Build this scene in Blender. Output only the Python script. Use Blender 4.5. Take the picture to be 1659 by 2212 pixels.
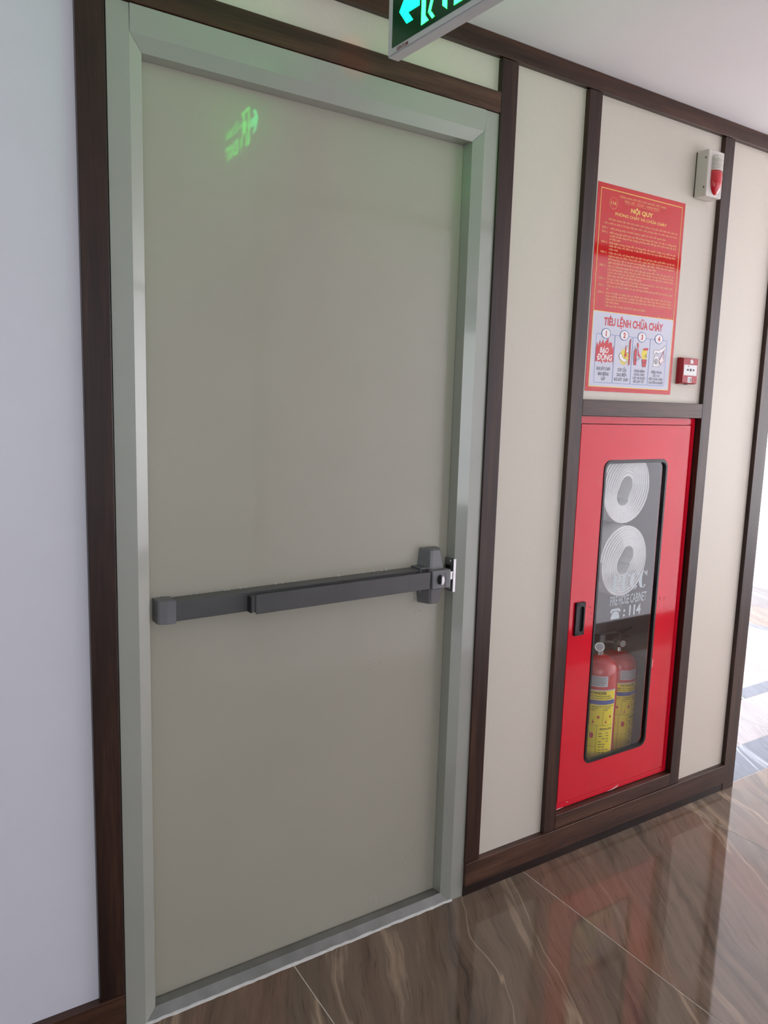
import bpy, bmesh, math, random
from mathutils import Vector, Matrix
random.seed(7)
for o in list(bpy.data.objects): bpy.data.objects.remove(o)
S = bpy.context.scene
C = S.collection

# ------------------------------------------------------------------ camera
IMG_W, IMG_H, FPX = 1659.0, 2212.0, 1640.15
CAM = Vector((-0.3185, -1.6060, 1.4510))
yaw, pitch, roll = 0.57182, 0.14181, 0.02958
fw = Vector((math.sin(yaw)*math.cos(pitch), math.cos(yaw)*math.cos(pitch), -math.sin(pitch)))
rt = Vector((math.cos(yaw), -math.sin(yaw), 0)); up = rt.cross(fw)
r2 = math.cos(roll)*rt + math.sin(roll)*up; u2 = -math.sin(roll)*rt + math.cos(roll)*up
cd = bpy.data.cameras.new('camera'); cam = bpy.data.objects.new('camera', cd); C.objects.link(cam)
m = Matrix((r2, u2, -fw)).transposed().to_4x4(); m.translation = CAM; cam.matrix_world = m
cd.sensor_fit = 'HORIZONTAL'; cd.sensor_width = 36.0; cd.lens = FPX/IMG_W*36.0; cd.clip_start = 0.02
S.camera = cam

# ------------------------------------------------------------------ world, daylight, exposure
W = bpy.data.worlds.new('world'); S.world = W; W.use_nodes = True
bg = W.node_tree.nodes['Background']; bg.inputs[0].default_value = (0.82, 0.9, 1.0, 1); bg.inputs[1].default_value = 1.0
XF_ = 5.78
def daylight(name, loc, target, sx, sy, energy, col):
    l = bpy.data.lights.new(name, 'AREA'); l.shape = 'RECTANGLE'; l.size = sx; l.size_y = sy
    l.energy = energy; l.color = col
    o = bpy.data.objects.new(name, l); C.objects.link(o); o.location = loc
    d = Vector(target) - Vector(loc); o.rotation_euler = d.to_track_quat('-Z', 'Y').to_euler()
    return o
daylight('lobby_daylight', (4.1, 6.62, 1.35), (4.1, 0, 1.35), 3.1, 2.0, 940, (1.0, 0.975, 0.965))
daylight('end_fill_light', (XF_+0.13, -0.25, 1.3), (0, -0.25, 1.3), 2.0, 1.7, 125, (1.0, 0.985, 0.98))  # added unseen source, brightens the jamb bevels from the right
daylight('recess_fill_light', (-0.9, -4.62, 1.35), (-0.7, 0, 2.6), 2.4, 1.6, 48, (0.935, 0.95, 1.0))  # added soft frontal fill, tilted up to lift the ceiling
S.view_settings.view_transform = 'Standard'; S.view_settings.look = 'None'
S.view_settings.gamma = 1.0; S.view_settings.use_curve_mapping = False
S.view_settings.exposure = -0.12

# ------------------------------------------------------------------ materials
def srgb(r, g, b):
    f = lambda c: (c/255/12.92) if c/255 <= 0.04045 else ((c/255+0.055)/1.055)**2.4
    return (f(r), f(g), f(b), 1)
MATS = {}
def mat(name, col, rough=0.5, metal=0.0, coat=0.0, coat_rough=0.1, spec=0.5, var=0.0, vscale=6.0, bump=0.0, bscale=400.0, emis=None, estr=0.0, trans=0.0, alpha=1.0):
    if name in MATS: return MATS[name]
    M = bpy.data.materials.new(name); M.use_nodes = True; nt = M.node_tree; B = nt.nodes['Principled BSDF']
    I = B.inputs
    I['Base Color'].default_value = col; I['Roughness'].default_value = rough; I['Metallic'].default_value = metal
    I['Coat Weight'].default_value = coat; I['Coat Roughness'].default_value = coat_rough
    I['Specular IOR Level'].default_value = spec; I['Transmission Weight'].default_value = trans; I['Alpha'].default_value = alpha
    if emis: I['Emission Color'].default_value = emis; I['Emission Strength'].default_value = estr
    tc = nt.nodes.new('ShaderNodeTexCoord')
    if var:
        n = nt.nodes.new('ShaderNodeTexNoise'); n.inputs['Scale'].default_value = vscale; n.inputs['Detail'].default_value = 6
        nt.links.new(tc.outputs['Object'], n.inputs['Vector'])
        r = nt.nodes.new('ShaderNodeValToRGB'); e = r.color_ramp.elements
        e[0].position = 0.3; e[1].position = 0.7
        e[0].color = tuple(c*(1-var) for c in col[:3])+(1,); e[1].color = tuple(min(1, c*(1+var)) for c in col[:3])+(1,)
        nt.links.new(n.outputs['Fac'], r.inputs['Fac']); nt.links.new(r.outputs['Color'], I['Base Color'])
    if bump:
        n = nt.nodes.new('ShaderNodeTexNoise'); n.inputs['Scale'].default_value = bscale; n.inputs['Detail'].default_value = 2
        nt.links.new(tc.outputs['Object'], n.inputs['Vector'])
        b = nt.nodes.new('ShaderNodeBump'); b.inputs['Strength'].default_value = bump; b.inputs['Distance'].default_value = 0.001
        nt.links.new(n.outputs['Fac'], b.inputs['Height']); nt.links.new(b.outputs['Normal'], I['Normal'])
    MATS[name] = M
    return M
def ramp(nt, stops):
    r = nt.nodes.new('ShaderNodeValToRGB'); e = r.color_ramp.elements
    while len(e) < len(stops): e.new(0.5)
    for i, (p, c) in enumerate(stops): e[i].position = p; e[i].color = c
    return r
def mixc(nt, fac, a, b, mode='MIX'):
    x = nt.nodes.new('ShaderNodeMix'); x.data_type = 'RGBA'; x.blend_type = mode
    if isinstance(fac, float): x.inputs[0].default_value = fac
    else: nt.links.new(fac, x.inputs[0])
    for s, v in ((6, a), (7, b)):
        if isinstance(v, tuple): x.inputs[s].default_value = v
        else: nt.links.new(v, x.inputs[s])
    return x.outputs[2]
def wood(name, axis, tones):
    M = bpy.data.materials.new(name); M.use_nodes = True; nt = M.node_tree; B = nt.nodes['Principled BSDF']
    g = nt.nodes.new('ShaderNodeNewGeometry'); oi = nt.nodes.new('ShaderNodeObjectInfo')
    mp = nt.nodes.new('ShaderNodeMapping'); sc = [26, 26, 26]; sc['xyz'.index(axis)] = 1.6
    mp.inputs['Scale'].default_value = sc
    ad = nt.nodes.new('ShaderNodeVectorMath'); ad.operation = 'ADD'
    mu = nt.nodes.new('ShaderNodeMath'); mu.operation = 'MULTIPLY'; mu.inputs[1].default_value = 37.0
    nt.links.new(oi.outputs['Random'], mu.inputs[0]); nt.links.new(g.outputs['Position'], mp.inputs['Vector'])
    nt.links.new(mp.outputs['Vector'], ad.inputs[0]); nt.links.new(mu.outputs[0], ad.inputs[1])
    n1 = nt.nodes.new('ShaderNodeTexNoise'); n1.inputs['Scale'].default_value = 1.0; n1.inputs['Detail'].default_value = 5; n1.inputs['Distortion'].default_value = 0.6
    n2 = nt.nodes.new('ShaderNodeTexNoise'); n2.inputs['Scale'].default_value = 7.0; n2.inputs['Detail'].default_value = 4
    nt.links.new(ad.outputs[0], n1.inputs['Vector']); nt.links.new(ad.outputs[0], n2.inputs['Vector'])
    r1 = ramp(nt, [(p_, srgb(*c_)) for p_, c_ in zip((0.25, 0.5, 0.78), tones)])
    nt.links.new(n1.outputs['Fac'], r1.inputs['Fac'])
    r2_ = ramp(nt, [(0.35, (0.55, 0.55, 0.55, 1)), (0.6, (1, 1, 1, 1))]); nt.links.new(n2.outputs['Fac'], r2_.inputs['Fac'])
    nt.links.new(mixc(nt, 0.75, r1.outputs['Color'], r2_.outputs['Color'], 'MULTIPLY'), B.inputs['Base Color'])
    B.inputs['Roughness'].default_value = 0.36; B.inputs['Specular IOR Level'].default_value = 0.42
    b = nt.nodes.new('ShaderNodeBump'); b.inputs['Strength'].default_value = 0.08; b.inputs['Distance'].default_value = 0.001
    nt.links.new(n2.outputs['Fac'], b.inputs['Height']); nt.links.new(b.outputs['Normal'], B.inputs['Normal'])
    MATS[name] = M; return M
WV = wood('walnut_vertical', 'z', ((34, 20, 16), (56, 35, 27), (80, 53, 40))); WH = wood('walnut_horizontal_lit', 'x', ((46, 28, 21), (76, 49, 37), (104, 72, 55))); WD = wood('shaded_walnut_plinth', 'x', ((26, 16, 13), (40, 27, 22), (56, 40, 33)))  # same walnut: horizontals lightened for reflected sheen, plinth darkened for recess shadow

def marble(name, base, dark, lite, rust, rust_amt, vein_amt, rough=0.05):
    M = bpy.data.materials.new(name); M.use_nodes = True; nt = M.node_tree; B = nt.nodes['Principled BSDF']; L = nt.links
    g = nt.nodes.new('ShaderNodeNewGeometry'); oi = nt.nodes.new('ShaderNodeObjectInfo')
    mu = nt.nodes.new('ShaderNodeMath'); mu.operation = 'MULTIPLY'; mu.inputs[1].default_value = 3.0; L.new(oi.outputs['Random'], mu.inputs[0])
    ad = nt.nodes.new('ShaderNodeVectorMath'); ad.operation = 'ADD'; L.new(g.outputs['Position'], ad.inputs[0]); L.new(mu.outputs[0], ad.inputs[1])
    rot = nt.nodes.new('ShaderNodeMapping'); rot.inputs['Rotation'].default_value = (0, 0, math.radians(-60)); L.new(ad.outputs[0], rot.inputs['Vector'])
    # gentle waviness of the bedding
    wn = nt.nodes.new('ShaderNodeTexNoise'); wn.inputs['Scale'].default_value = 1.7; wn.inputs['Detail'].default_value = 3; L.new(rot.outputs['Vector'], wn.inputs['Vector'])
    wv = nt.nodes.new('ShaderNodeVectorMath'); wv.operation = 'MULTIPLY_ADD'; L.new(wn.outputs['Color'], wv.inputs[0]); wv.inputs[1].default_value = (0.05, 0.20, 0); L.new(rot.outputs['Vector'], wv.inputs[2])
    st = nt.nodes.new('ShaderNodeMapping'); st.inputs['Scale'].default_value = (0.9, 9.0, 1); L.new(wv.outputs[0], st.inputs['Vector'])
    n1 = nt.nodes.new('ShaderNodeTexNoise'); n1.inputs['Scale'].default_value = 1.0; n1.inputs['Detail'].default_value = 8; n1.inputs['Roughness'].default_value = 0.62; L.new(st.outputs['Vector'], n1.inputs['Vector'])
    r1 = ramp(nt, [(0.3, dark), (0.47, base), (0.6, base), (0.74, lite)]); L.new(n1.outputs['Fac'], r1.inputs['Fac'])
    # rust-red beds
    st2 = nt.nodes.new('ShaderNodeMapping'); st2.inputs['Scale'].default_value = (0.9, 4.2, 1); st2.inputs['Location'].default_value = (3.1, 1.7, 0); L.new(wv.outputs[0], st2.inputs['Vector'])
    n2 = nt.nodes.new('ShaderNodeTexNoise'); n2.inputs['Scale'].default_value = 1.0; n2.inputs['Detail'].default_value = 5; L.new(st2.outputs['Vector'], n2.inputs['Vector'])
    r2_ = ramp(nt, [(0.49, (0, 0, 0, 1)), (0.64, (rust_amt,)*3+(1,))]); L.new(n2.outputs['Fac'], r2_.inputs['Fac'])
    c1 = mixc(nt, r2_.outputs['Color'], r1.outputs['Color'], rust)
    # thin pale veins: ridges of a stretched noise
    st3 = nt.nodes.new('ShaderNodeMapping'); st3.inputs['Scale'].default_value = (0.28, 4.6, 1); st3.inputs['Location'].default_value = (0.4, 5.2, 0); L.new(wv.outputs[0], st3.inputs['Vector'])
    n3 = nt.nodes.new('ShaderNodeTexNoise'); n3.inputs['Scale'].default_value = 1.0; n3.inputs['Detail'].default_value = 4; n3.inputs['Roughness'].default_value = 0.5; L.new(st3.outputs['Vector'], n3.inputs['Vector'])
    r3 = ramp(nt, [(0.486, (0, 0, 0, 1)), (0.498, (vein_amt,)*3+(1,)), (0.502, (0, 0, 0, 1))]); L.new(n3.outputs['Fac'], r3.inputs['Fac'])
    c2 = mixc(nt, r3.outputs['Color'], c1, lite)
    # narrow light and dark beds
    st5 = nt.nodes.new('ShaderNodeMapping'); st5.inputs['Scale'].default_value = (1.6, 34, 1); L.new(wv.outputs[0], st5.inputs['Vector'])
    n5 = nt.nodes.new('ShaderNodeTexNoise'); n5.inputs['Scale'].default_value = 1.0; n5.inputs['Detail'].default_value = 6; n5.inputs['Roughness'].default_value = 0.6; L.new(st5.outputs['Vector'], n5.inputs['Vector'])
    r5 = ramp(nt, [(0.28, (0.58, 0.57, 0.56, 1)), (0.5, (1, 1, 1, 1)), (0.72, (1.45, 1.40, 1.34, 1))]); L.new(n5.outputs['Fac'], r5.inputs['Fac'])
    c2 = mixc(nt, 0.5, c2, r5.outputs['Color'], 'MULTIPLY')
    # fine dark grain along the bedding
    st4 = nt.nodes.new('ShaderNodeMapping'); st4.inputs['Scale'].default_value = (10, 160, 1); L.new(wv.outputs[0], st4.inputs['Vector'])
    n4 = nt.nodes.new('ShaderNodeTexNoise'); n4.inputs['Scale'].default_value = 1.0; n4.inputs['Detail'].default_value = 3; L.new(st4.outputs['Vector'], n4.inputs['Vector'])
    r4 = ramp(nt, [(0.3, (0.45, 0.45, 0.45, 1)), (0.42, (1, 1, 1, 1))]); L.new(n4.outputs['Fac'], r4.inputs['Fac'])
    L.new(mixc(nt, 0.6, c2, r4.outputs['Color'], 'MULTIPLY'), B.inputs['Base Color'])
    B.inputs['Roughness'].default_value = rough; B.inputs['Specular IOR Level'].default_value = 0.5
    MATS[name] = M; return M
MB = marble('brown_marble', srgb(112, 96, 82), srgb(68, 60, 53), srgb(168, 146, 124), srgb(132, 96, 79), 0.58, 0.85)
ML = marble('pale_marble', srgb(142, 137, 141), srgb(124, 119, 124), srgb(176, 172, 178), srgb(180, 160, 150), 0.3, 0.5)
MG = marble('blue_grey_marble', srgb(82, 92, 108), srgb(70, 79, 94), srgb(178, 186, 198), srgb(86, 92, 104), 0.2, 1.0)
MK = marble('smoky_marble', srgb(96, 90, 92), srgb(70, 66, 70), srgb(150, 146, 148), srgb(110, 96, 90), 0.3, 0.6)

GROUT = mat('grout', srgb(226, 218, 206), 0.8, var=0.08, vscale=40)
CREAM = mat('cream_laminate', srgb(214, 206, 192), 0.5, var=0.015, vscale=120, bump=0.15, bscale=900)
WHITEP = mat('white_laminate', srgb(226, 225, 234), 0.42, var=0.01, vscale=8, bump=0.05)
CEIL = mat('ceiling_paint', srgb(250, 246, 249), 0.8, var=0.015, vscale=3, bump=0.1, bscale=300)
PLASTER = mat('lobby_plaster', srgb(236, 238, 242), 0.6, var=0.01, vscale=5)
STEEL = mat('grey_green_frame_paint', srgb(163, 165, 155), 0.30, coat=0.9, coat_rough=0.06, var=0.025, vscale=5, bump=0.03, bscale=180)
LEAF = mat('grey_green_door_paint', srgb(176, 172, 156), 0.34, coat=0.55, coat_rough=0.05, var=0.03, vscale=2.5, bump=0.03, bscale=150)
SILL = mat('worn_sill_metal', srgb(128, 128, 124), 0.35, metal=0.35, var=0.16, vscale=18, bump=0.15, bscale=60)
CAULK = mat('white_caulk', srgb(206, 204, 200), 0.7, var=0.08, vscale=60, bump=0.4, bscale=120)
BARM = mat('graphite_bar_metal', srgb(92, 92, 92), 0.36, metal=0.3, var=0.06, vscale=20, bump=0.04)
BARE = mat('dark_grey_casting', srgb(122, 122, 124), 0.42, metal=0.3, var=0.08, vscale=30, bump=0.08, bscale=260)
CHROME = mat('chrome', srgb(206, 206, 206), 0.16, metal=1.0, var=0.04, vscale=30)
BLACK = mat('black_rubber', srgb(18, 18, 19), 0.3, spec=0.5, var=0.1, vscale=60)
DARK = mat('black_void', srgb(10, 10, 10), 0.8, var=0.1)
RED = mat('red_enamel', srgb(222, 20, 46), 0.07, spec=0.5, var=0.03, vscale=8, bump=0.04, bscale=60)
REDIN = mat('grey_inner_lining', srgb(150, 150, 152), 0.45, var=0.05)
GLASS = None
def glass_mat():
    M = bpy.data.materials.new('clear_glass'); M.use_nodes = True; nt = M.node_tree; nt.nodes.clear()
    o = nt.nodes.new('ShaderNodeOutputMaterial'); t = nt.nodes.new('ShaderNodeBsdfTransparent'); t.inputs[0].default_value = (0.985, 0.99, 0.988, 1)
    g = nt.nodes.new('ShaderNodeBsdfGlossy'); g.inputs['Roughness'].default_value = 0.02
    f = nt.nodes.new('ShaderNodeFresnel'); f.inputs['IOR'].default_value = 1.52
    gm = nt.nodes.new('ShaderNodeNewGeometry'); sb = nt.nodes.new('ShaderNodeMath'); sb.operation = 'SUBTRACT'; sb.inputs[0].default_value = 1.0; nt.links.new(gm.outputs['Backfacing'], sb.inputs[1])
    ml = nt.nodes.new('ShaderNodeMath'); ml.operation = 'MULTIPLY'; nt.links.new(f.outputs[0], ml.inputs[0]); nt.links.new(sb.outputs[0], ml.inputs[1])
    m2 = nt.nodes.new('ShaderNodeMath'); m2.operation = 'MULTIPLY'; m2.use_clamp = True; m2.inputs[1].default_value = 1.9; nt.links.new(ml.outputs[0], m2.inputs[0])   # front and back surface of the pane together
    mx = nt.nodes.new('ShaderNodeMixShader'); nt.links.new(m2.outputs[0], mx.inputs[0]); nt.links.new(t.outputs[0], mx.inputs[1]); nt.links.new(g.outputs[0], mx.inputs[2])
    nt.links.new(mx.outputs[0], o.inputs[0]); return M
GLASS = glass_mat()

# ------------------------------------------------------------------ builders
def link_mesh(name, bm, material, parent=None, smooth=False, label=None):
    me = bpy.data.meshes.new(name); bmesh.ops.recalc_face_normals(bm, faces=bm.faces)
    # put the origin at the bottom centre of the piece
    xs = [v.co for v in bm.verts]
    lo = Vector([min(c[i] for c in xs) for i in range(3)]); hi = Vector([max(c[i] for c in xs) for i in range(3)])
    org = Vector(((lo.x+hi.x)/2, (lo.y+hi.y)/2, lo.z))
    for v in bm.verts: v.co -= org
    bm.to_mesh(me); bm.free()
    if smooth:
        for p in me.polygons: p.use_smooth = True
    for mm in (material if isinstance(material, (list, tuple)) else [material]): me.materials.append(mm)
    o = bpy.data.objects.new(name, me); C.objects.link(o)
    o.location = org
    if parent: attach(o, parent)
    if label: o['label'] = label
    return o
def wpos(o):
    p = Vector(o.location)
    while o.parent: o = o.parent; p += Vector(o.location)
    return p
def attach(o, parent):
    o.location = Vector(o.location) - wpos(parent); o.parent = parent
def thing(name, label, cat, loc, group=None):
    o = bpy.data.objects.new(name, None); C.objects.link(o); o.location = loc; o.empty_display_size = 0.05
    o['label'] = label; o['category'] = cat
    if group: o['group'] = group
    return o
def structure(o, label, cat):
    o['kind'] = 'structure'; o['label'] = label; o['category'] = cat; return o
def bbox(bm, x0, x1, y0, y1, z0, z1, bev=0.0, seg=1, mi=0):
    b2 = bmesh.new() if bev else bm
    vs = [b2.verts.new((x, y, z)) for x in (x0, x1) for y in (y0, y1) for z in (z0, z1)]
    fs = [b2.faces.new([vs[i] for i in q]) for q in ((0, 1, 3, 2), (4, 6, 7, 5), (0, 4, 5, 1), (2, 3, 7, 6), (0, 2, 6, 4), (1, 5, 7, 3))]
    for f in fs: f.material_index = mi
    if bev:
        bmesh.ops.bevel(b2, geom=list(b2.edges), offset=bev, segments=seg, profile=0.5, affect='EDGES')
        for f in b2.faces: f.material_index = mi
        me = bpy.data.meshes.new('tmp'); b2.to_mesh(me); b2.free(); bm.from_mesh(me); bpy.data.meshes.remove(me)
    return bm
def box(name, x0, x1, y0, y1, z0, z1, material, parent=None, bev=0.0, seg=1, label=None):
    return link_mesh(name, bbox(bmesh.new(), x0, x1, y0, y1, z0, z1, bev, seg), material, parent, label=label)
def hexa(bm, lo, hi):
    """solid between two loops of the same length (lists of 3-vectors)"""
    a = [bm.verts.new(p) for p in lo]; b = [bm.verts.new(p) for p in hi]; n = len(a)
    bm.faces.new(a[::-1]); bm.faces.new(b)
    for i in range(n): bm.faces.new((a[i], a[(i+1) % n], b[(i+1) % n], b[i]))
    return bm
def xz_plate(bm, pts, y0, y1, mi=0):
    """outline in X,Z given a thickness from y0 to y1"""
    n0 = len(bm.faces)
    hexa(bm, [(x, y0, z) for x, z in pts], [(x, y1, z) for x, z in pts])
    bm.faces.ensure_lookup_table()
    for f in bm.faces[n0:]: f.material_index = mi
    return bm
def rrect(x0, x1, z0, z1, r, n=5):
    out = []
    for cx, cz, a0 in ((x1-r, z1-r, 0), (x0+r, z1-r, 90), (x0+r, z0+r, 180), (x1-r, z0+r, 270)):
        for i in range(n+1):
            a = math.radians(a0+90*i/n); out.append((cx+r*math.cos(a), cz+r*math.sin(a)))
    return out
def ring_plate(bm, outer, inner, y0, y1, mi=0):
    n = len(outer)
    V = {}
    for k, L in (('o', outer), ('i', inner)):
        for y in (y0, y1): V[k, y] = [bm.verts.new((x, y, z)) for x, z in L]
    for i in range(n):
        j = (i+1) % n
        for q in (((V['o', y0][i], V['o', y0][j], V['i', y0][j], V['i', y0][i])), ((V['o', y1][i], V['i', y1][i], V['i', y1][j], V['o', y1][j])),
                  ((V['o', y0][i], V['o', y1][i], V['o', y1][j], V['o', y0][j])), ((V['i', y0][i], V['i', y0][j], V['i', y1][j], V['i', y1][i]))):
            f = bm.faces.new(q); f.material_index = mi
    return bm
def circle(cx, cz, r, n=20, rz=None):
    return [(cx+r*math.cos(2*math.pi*i/n), cz+(rz or r)*math.sin(2*math.pi*i/n)) for i in range(n)]
def tube(bm, pts, r, n=8, closed=False):
    pts = [Vector(p) for p in pts]; rings = []; N = len(pts)
    for i, p in enumerate(pts):
        if closed: d = pts[(i+1) % N]-pts[i-1]
        else: d = pts[min(i+1, N-1)]-pts[max(i-1, 0)]
        d.normalize(); a = d.orthogonal().normalized() if i == 0 or abs(d.dot(rings_a)) > 0.95 else (rings_a-d*d.dot(rings_a)).normalized()
        rings_a = a; b = d.cross(a)
        rings.append([bm.verts.new(p+r*(math.cos(2*math.pi*k/n)*a+math.sin(2*math.pi*k/n)*b)) for k in range(n)])
    for i in range(N if closed else N-1):
        A, B_ = rings[i], rings[(i+1) % N]
        for k in range(n): bm.faces.new((A[k], A[(k+1) % n], B_[(k+1) % n], B_[k]))
    if not closed: bm.faces.new(rings[0][::-1]); bm.faces.new(rings[-1])
    return bm
def lathe(bm, prof, cx, cy, n=32):
    rings = [[bm.verts.new((cx+r*math.cos(2*math.pi*k/n), cy+r*math.sin(2*math.pi*k/n), z)) for k in range(n)] for r, z in prof]
    for A, B_ in zip(rings, rings[1:]):
        for k in range(n): bm.faces.new((A[k], A[(k+1) % n], B_[(k+1) % n], B_[k]))
    bm.faces.new(rings[0][::-1]); bm.faces.new(rings[-1]); return bm

# ---- lettering: built-in font outlines turned into flat meshes
_cap = {}
def glyphs(body, bold=0.0, shear=0.0):
    cu = bpy.data.curves.new('t', 'FONT'); cu.body = body; cu.size = 1.0; cu.resolution_u = 2; cu.offset = bold; cu.shear = shear; cu.fill_mode = 'FRONT'
    o = bpy.data.objects.new('t', cu); C.objects.link(o)
    dg = bpy.context.evaluated_depsgraph_get(); me = bpy.data.meshes.new_from_object(o.evaluated_get(dg))
    vs = [tuple(v.co[:2]) for v in me.vertices]; fs = [tuple(p.vertices) for p in me.polygons]
    bpy.data.objects.remove(o); bpy.data.curves.remove(cu); bpy.data.meshes.remove(me)
    return vs, fs
def capheight():
    if 'h' not in _cap:
        vs, _ = glyphs('H'); _cap['h'] = max(v[1] for v in vs)
    return _cap['h']
def text_into(bm, body, u0, u1, base, cap, put, bold=0.0, shear=0.0, mi=0, maxstretch=None):
    """one line of lettering between u0 and u1 on a baseline, cap height `cap`; put(u, v) -> world point"""
    vs, fs = glyphs(body, bold, shear)
    if not vs: return
    x0 = min(v[0] for v in vs); x1 = max(v[0] for v in vs); sy = cap/capheight(); sx = (u1-u0)/(x1-x0)
    nv = [bm.verts.new(put(u0+(x-x0)*sx, base+y*sy)) for x, y in vs]
    for f in fs:
        try:
            ff = bm.faces.new([nv[i] for i in f]); ff.material_index = mi
        except ValueError: pass
def text_center(bm, body, uc, base, cap, put, narrow=1.0, bold=0.0, shear=0.0, mi=0):
    vs, fs = glyphs(body, bold, shear); x0 = min(v[0] for v in vs); x1 = max(v[0] for v in vs)
    w = (x1-x0)*cap/capheight()*narrow
    text_into(bm, body, uc-w/2, uc+w/2, base, cap, put, bold, shear, mi)
def flat(name, bm, material, parent, label=None):
    """link a flat print without touching its facing"""
    return link_mesh(name, bm, material, parent, label=label)

# ================================================================== SETTING
ZC = 2.385; YP = 0.016; YW = 0.28; XC = 2.386; XF = 5.78; YO = -1.5; XR = 1.05
# ---- floor: slab with individual tiles
fl = structure(box('floor', -2.6, XF+0.1, -4.7, 6.8, -0.06, -0.0008, GROUT), 'polished marble tile floor of the corridor and lobby', 'floor')
def tile(x0, x1, y0, y1, material):
    g = 0.0015
    box('tile', x0+g, x1-g, y0+g, y1-g, -0.0012, 0.0, material, fl)
xs = [-2.6] + [0.48+0.8*i for i in range(-3, 7)] + [XF]
for a, b in zip(xs, xs[1:]):
    for c, d in ((-0.8, 0.02), (-1.6, -0.8)): tile(a, b, c, d, MB)
    if a < XR:
        for c, d in ((-2.4, -1.6), (-3.2, -2.4), (-4.0, -3.2), (-4.7, -4.0)): tile(a, min(b, XR+0.2), c, d, MB)
lx = [2.2, 3.04, 3.85, 4.6]
for a, b in zip(lx, lx[1:]):
    tile(a, b, 0.02, 0.21, MG); tile(a, b, 0.21, 0.52, ML); tile(a, b, 0.52, 0.62, MG)
    for c, d in ((0.62, 1.42), (1.42, 2.22), (2.22, 3.02), (3.02, 3.82), (3.82, 4.62), (4.62, 5.42), (5.42, 6.8)): tile(a, b, c, d, ML)
for c, d in ((0.02, 0.82), (0.82, 1.62), (1.62, 2.42), (2.42, 3.22), (3.22, 4.02), (4.02, 4.82), (4.82, 5.62), (5.62, 6.8)):
    tile(4.6, 4.68, c, d, MG); tile(4.68, 5.16, c, d, MB); tile(5.16, XF, c, d, MK)

# ---- ceiling
structure(box('ceiling', -2.6, XF+0.1, -4.7, 6.8, ZC, ZC+0.08, CEIL), 'smooth pale painted ceiling above the corridor', 'ceiling')

# ---- the door wall: core, panels and walnut trim
bm = bmesh.new()
DX0, DX1, DZ = 0.0536, 1.034, 2.2
bbox(bm, -2.6, DX0-0.002, 0.03, YW, 0, ZC); bbox(bm, DX0-0.002, DX1+0.002, 0.03, YW, DZ+0.002, ZC)
bbox(bm, DX1+0.002, 1.40, 0.03, YW, 0, ZC); bbox(bm, 1.40, 1.992, 0.03, YW, 1.44, ZC); bbox(bm, 1.40, 1.992, 0.03, YW, 0, 0.146)
bbox(bm, 1.40, 1.992, 0.262, YW, 0.146, 1.44); bbox(bm, 1.992, XC-0.003, 0.03, YW, 0, ZC)
wb = structure(link_mesh('wall_back', bm, PLASTER), 'panelled corridor wall around the grey fire door', 'wall')
ST = [(0.0, 0.0535), (1.0365, 1.0915), (1.3566, 1.4075), (1.9835, 2.034), (2.3165, XC)]
def panel(x0, x1, z0, z1, material, label=None): box('panel', x0, x1, YP, 0.03, z0, z1, material, wb, label=label)
panel(-2.6, 0.01, 0.09, 2.36, WHITEP, 'white laminate panel')
panel(0.06, 1.04, 2.203, 2.36, CREAM); panel(1.085, 1.36, 0.09, 2.36, CREAM); panel(1.40, 1.99, 1.46, 2.36, CREAM); panel(2.03, 2.32, 0.09, 2.36, CREAM)
def stile(a, b, z0, z1): box('stile', a, b, 0.0, 0.029, z0, z1, WV, wb, 0.0012)
stile(ST[0][0], ST[0][1], 0.106, 2.335); stile(ST[1][0], ST[1][1], 0.106, 2.335); stile(ST[2][0], ST[2][1], 0.106, 2.335)
stile(ST[3][0], ST[3][1], 0.106, 2.335); stile(ST[4][0], ST[4][1], 0.0, 2.335)
def rail(x0, x1, z0, z1, y0=0.0): box('rail', x0, x1, y0, 0.029, z0, z1, WH, wb, 0.0012)
rail(-2.6, XC, 2.337, ZC-0.0005, -0.001)
rail(ST[0][1], ST[1][0], 2.2015, 2.2515)
rail(ST[2][1], ST[3][0], 1.4325, 1.481)
rail(ST[2][1], ST[3][0], 0.107, 0.1535)
box('skirting', -2.6, DX0-0.001, -0.005, 0.029, 0.034, 0.106, WH, wb, 0.001); box('skirting', DX1+0.003, ST[4][0]-0.0005, -0.005, 0.029, 0.034, 0.106, WH, wb, 0.001)
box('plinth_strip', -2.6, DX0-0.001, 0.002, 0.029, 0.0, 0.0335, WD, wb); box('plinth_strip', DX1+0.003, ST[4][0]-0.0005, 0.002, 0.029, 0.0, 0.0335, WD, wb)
box('end_board', XC-0.003, XC, 0.03, YW, 0, ZC-0.001, WV, wb)

# ---- opposite wall (seen only as reflections), recess and lobby shell
wf = structure(box('wall_front', XR, XF, YO-0.16, YO-0.016, 0, ZC, PLASTER), 'panelled wall on the far side of the corridor', 'wall')
box('panel', XR, XF, YO-0.016, YO-0.012, 0.09, 2.36, WHITEP, wf)
box('rail', XR, XF, YO-0.016, YO, 2.325, ZC-0.0005, WH, wf, 0.001); box('skirting', XR, XF, YO-0.016, YO+0.003, 0.0, 0.118, WH, wf, 0.001)
box('stile', XR, XR+0.055, YO-0.016, YO, 0.118, 2.325, WV, wf, 0.001)
structure(box('wall_recess', XR, XR+0.16, -4.7, YO-0.161, 0, ZC, PLASTER), 'side wall of the recess behind the viewer', 'wall')
structure(box('wall_left', -2.76, -2.6, -4.7, YW, 0, ZC, PLASTER), 'end wall at the left of the corridor', 'wall')
WY0, WY1, WZ0, WZ1 = -1.3, 0.8, 0.4, 2.2
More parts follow.
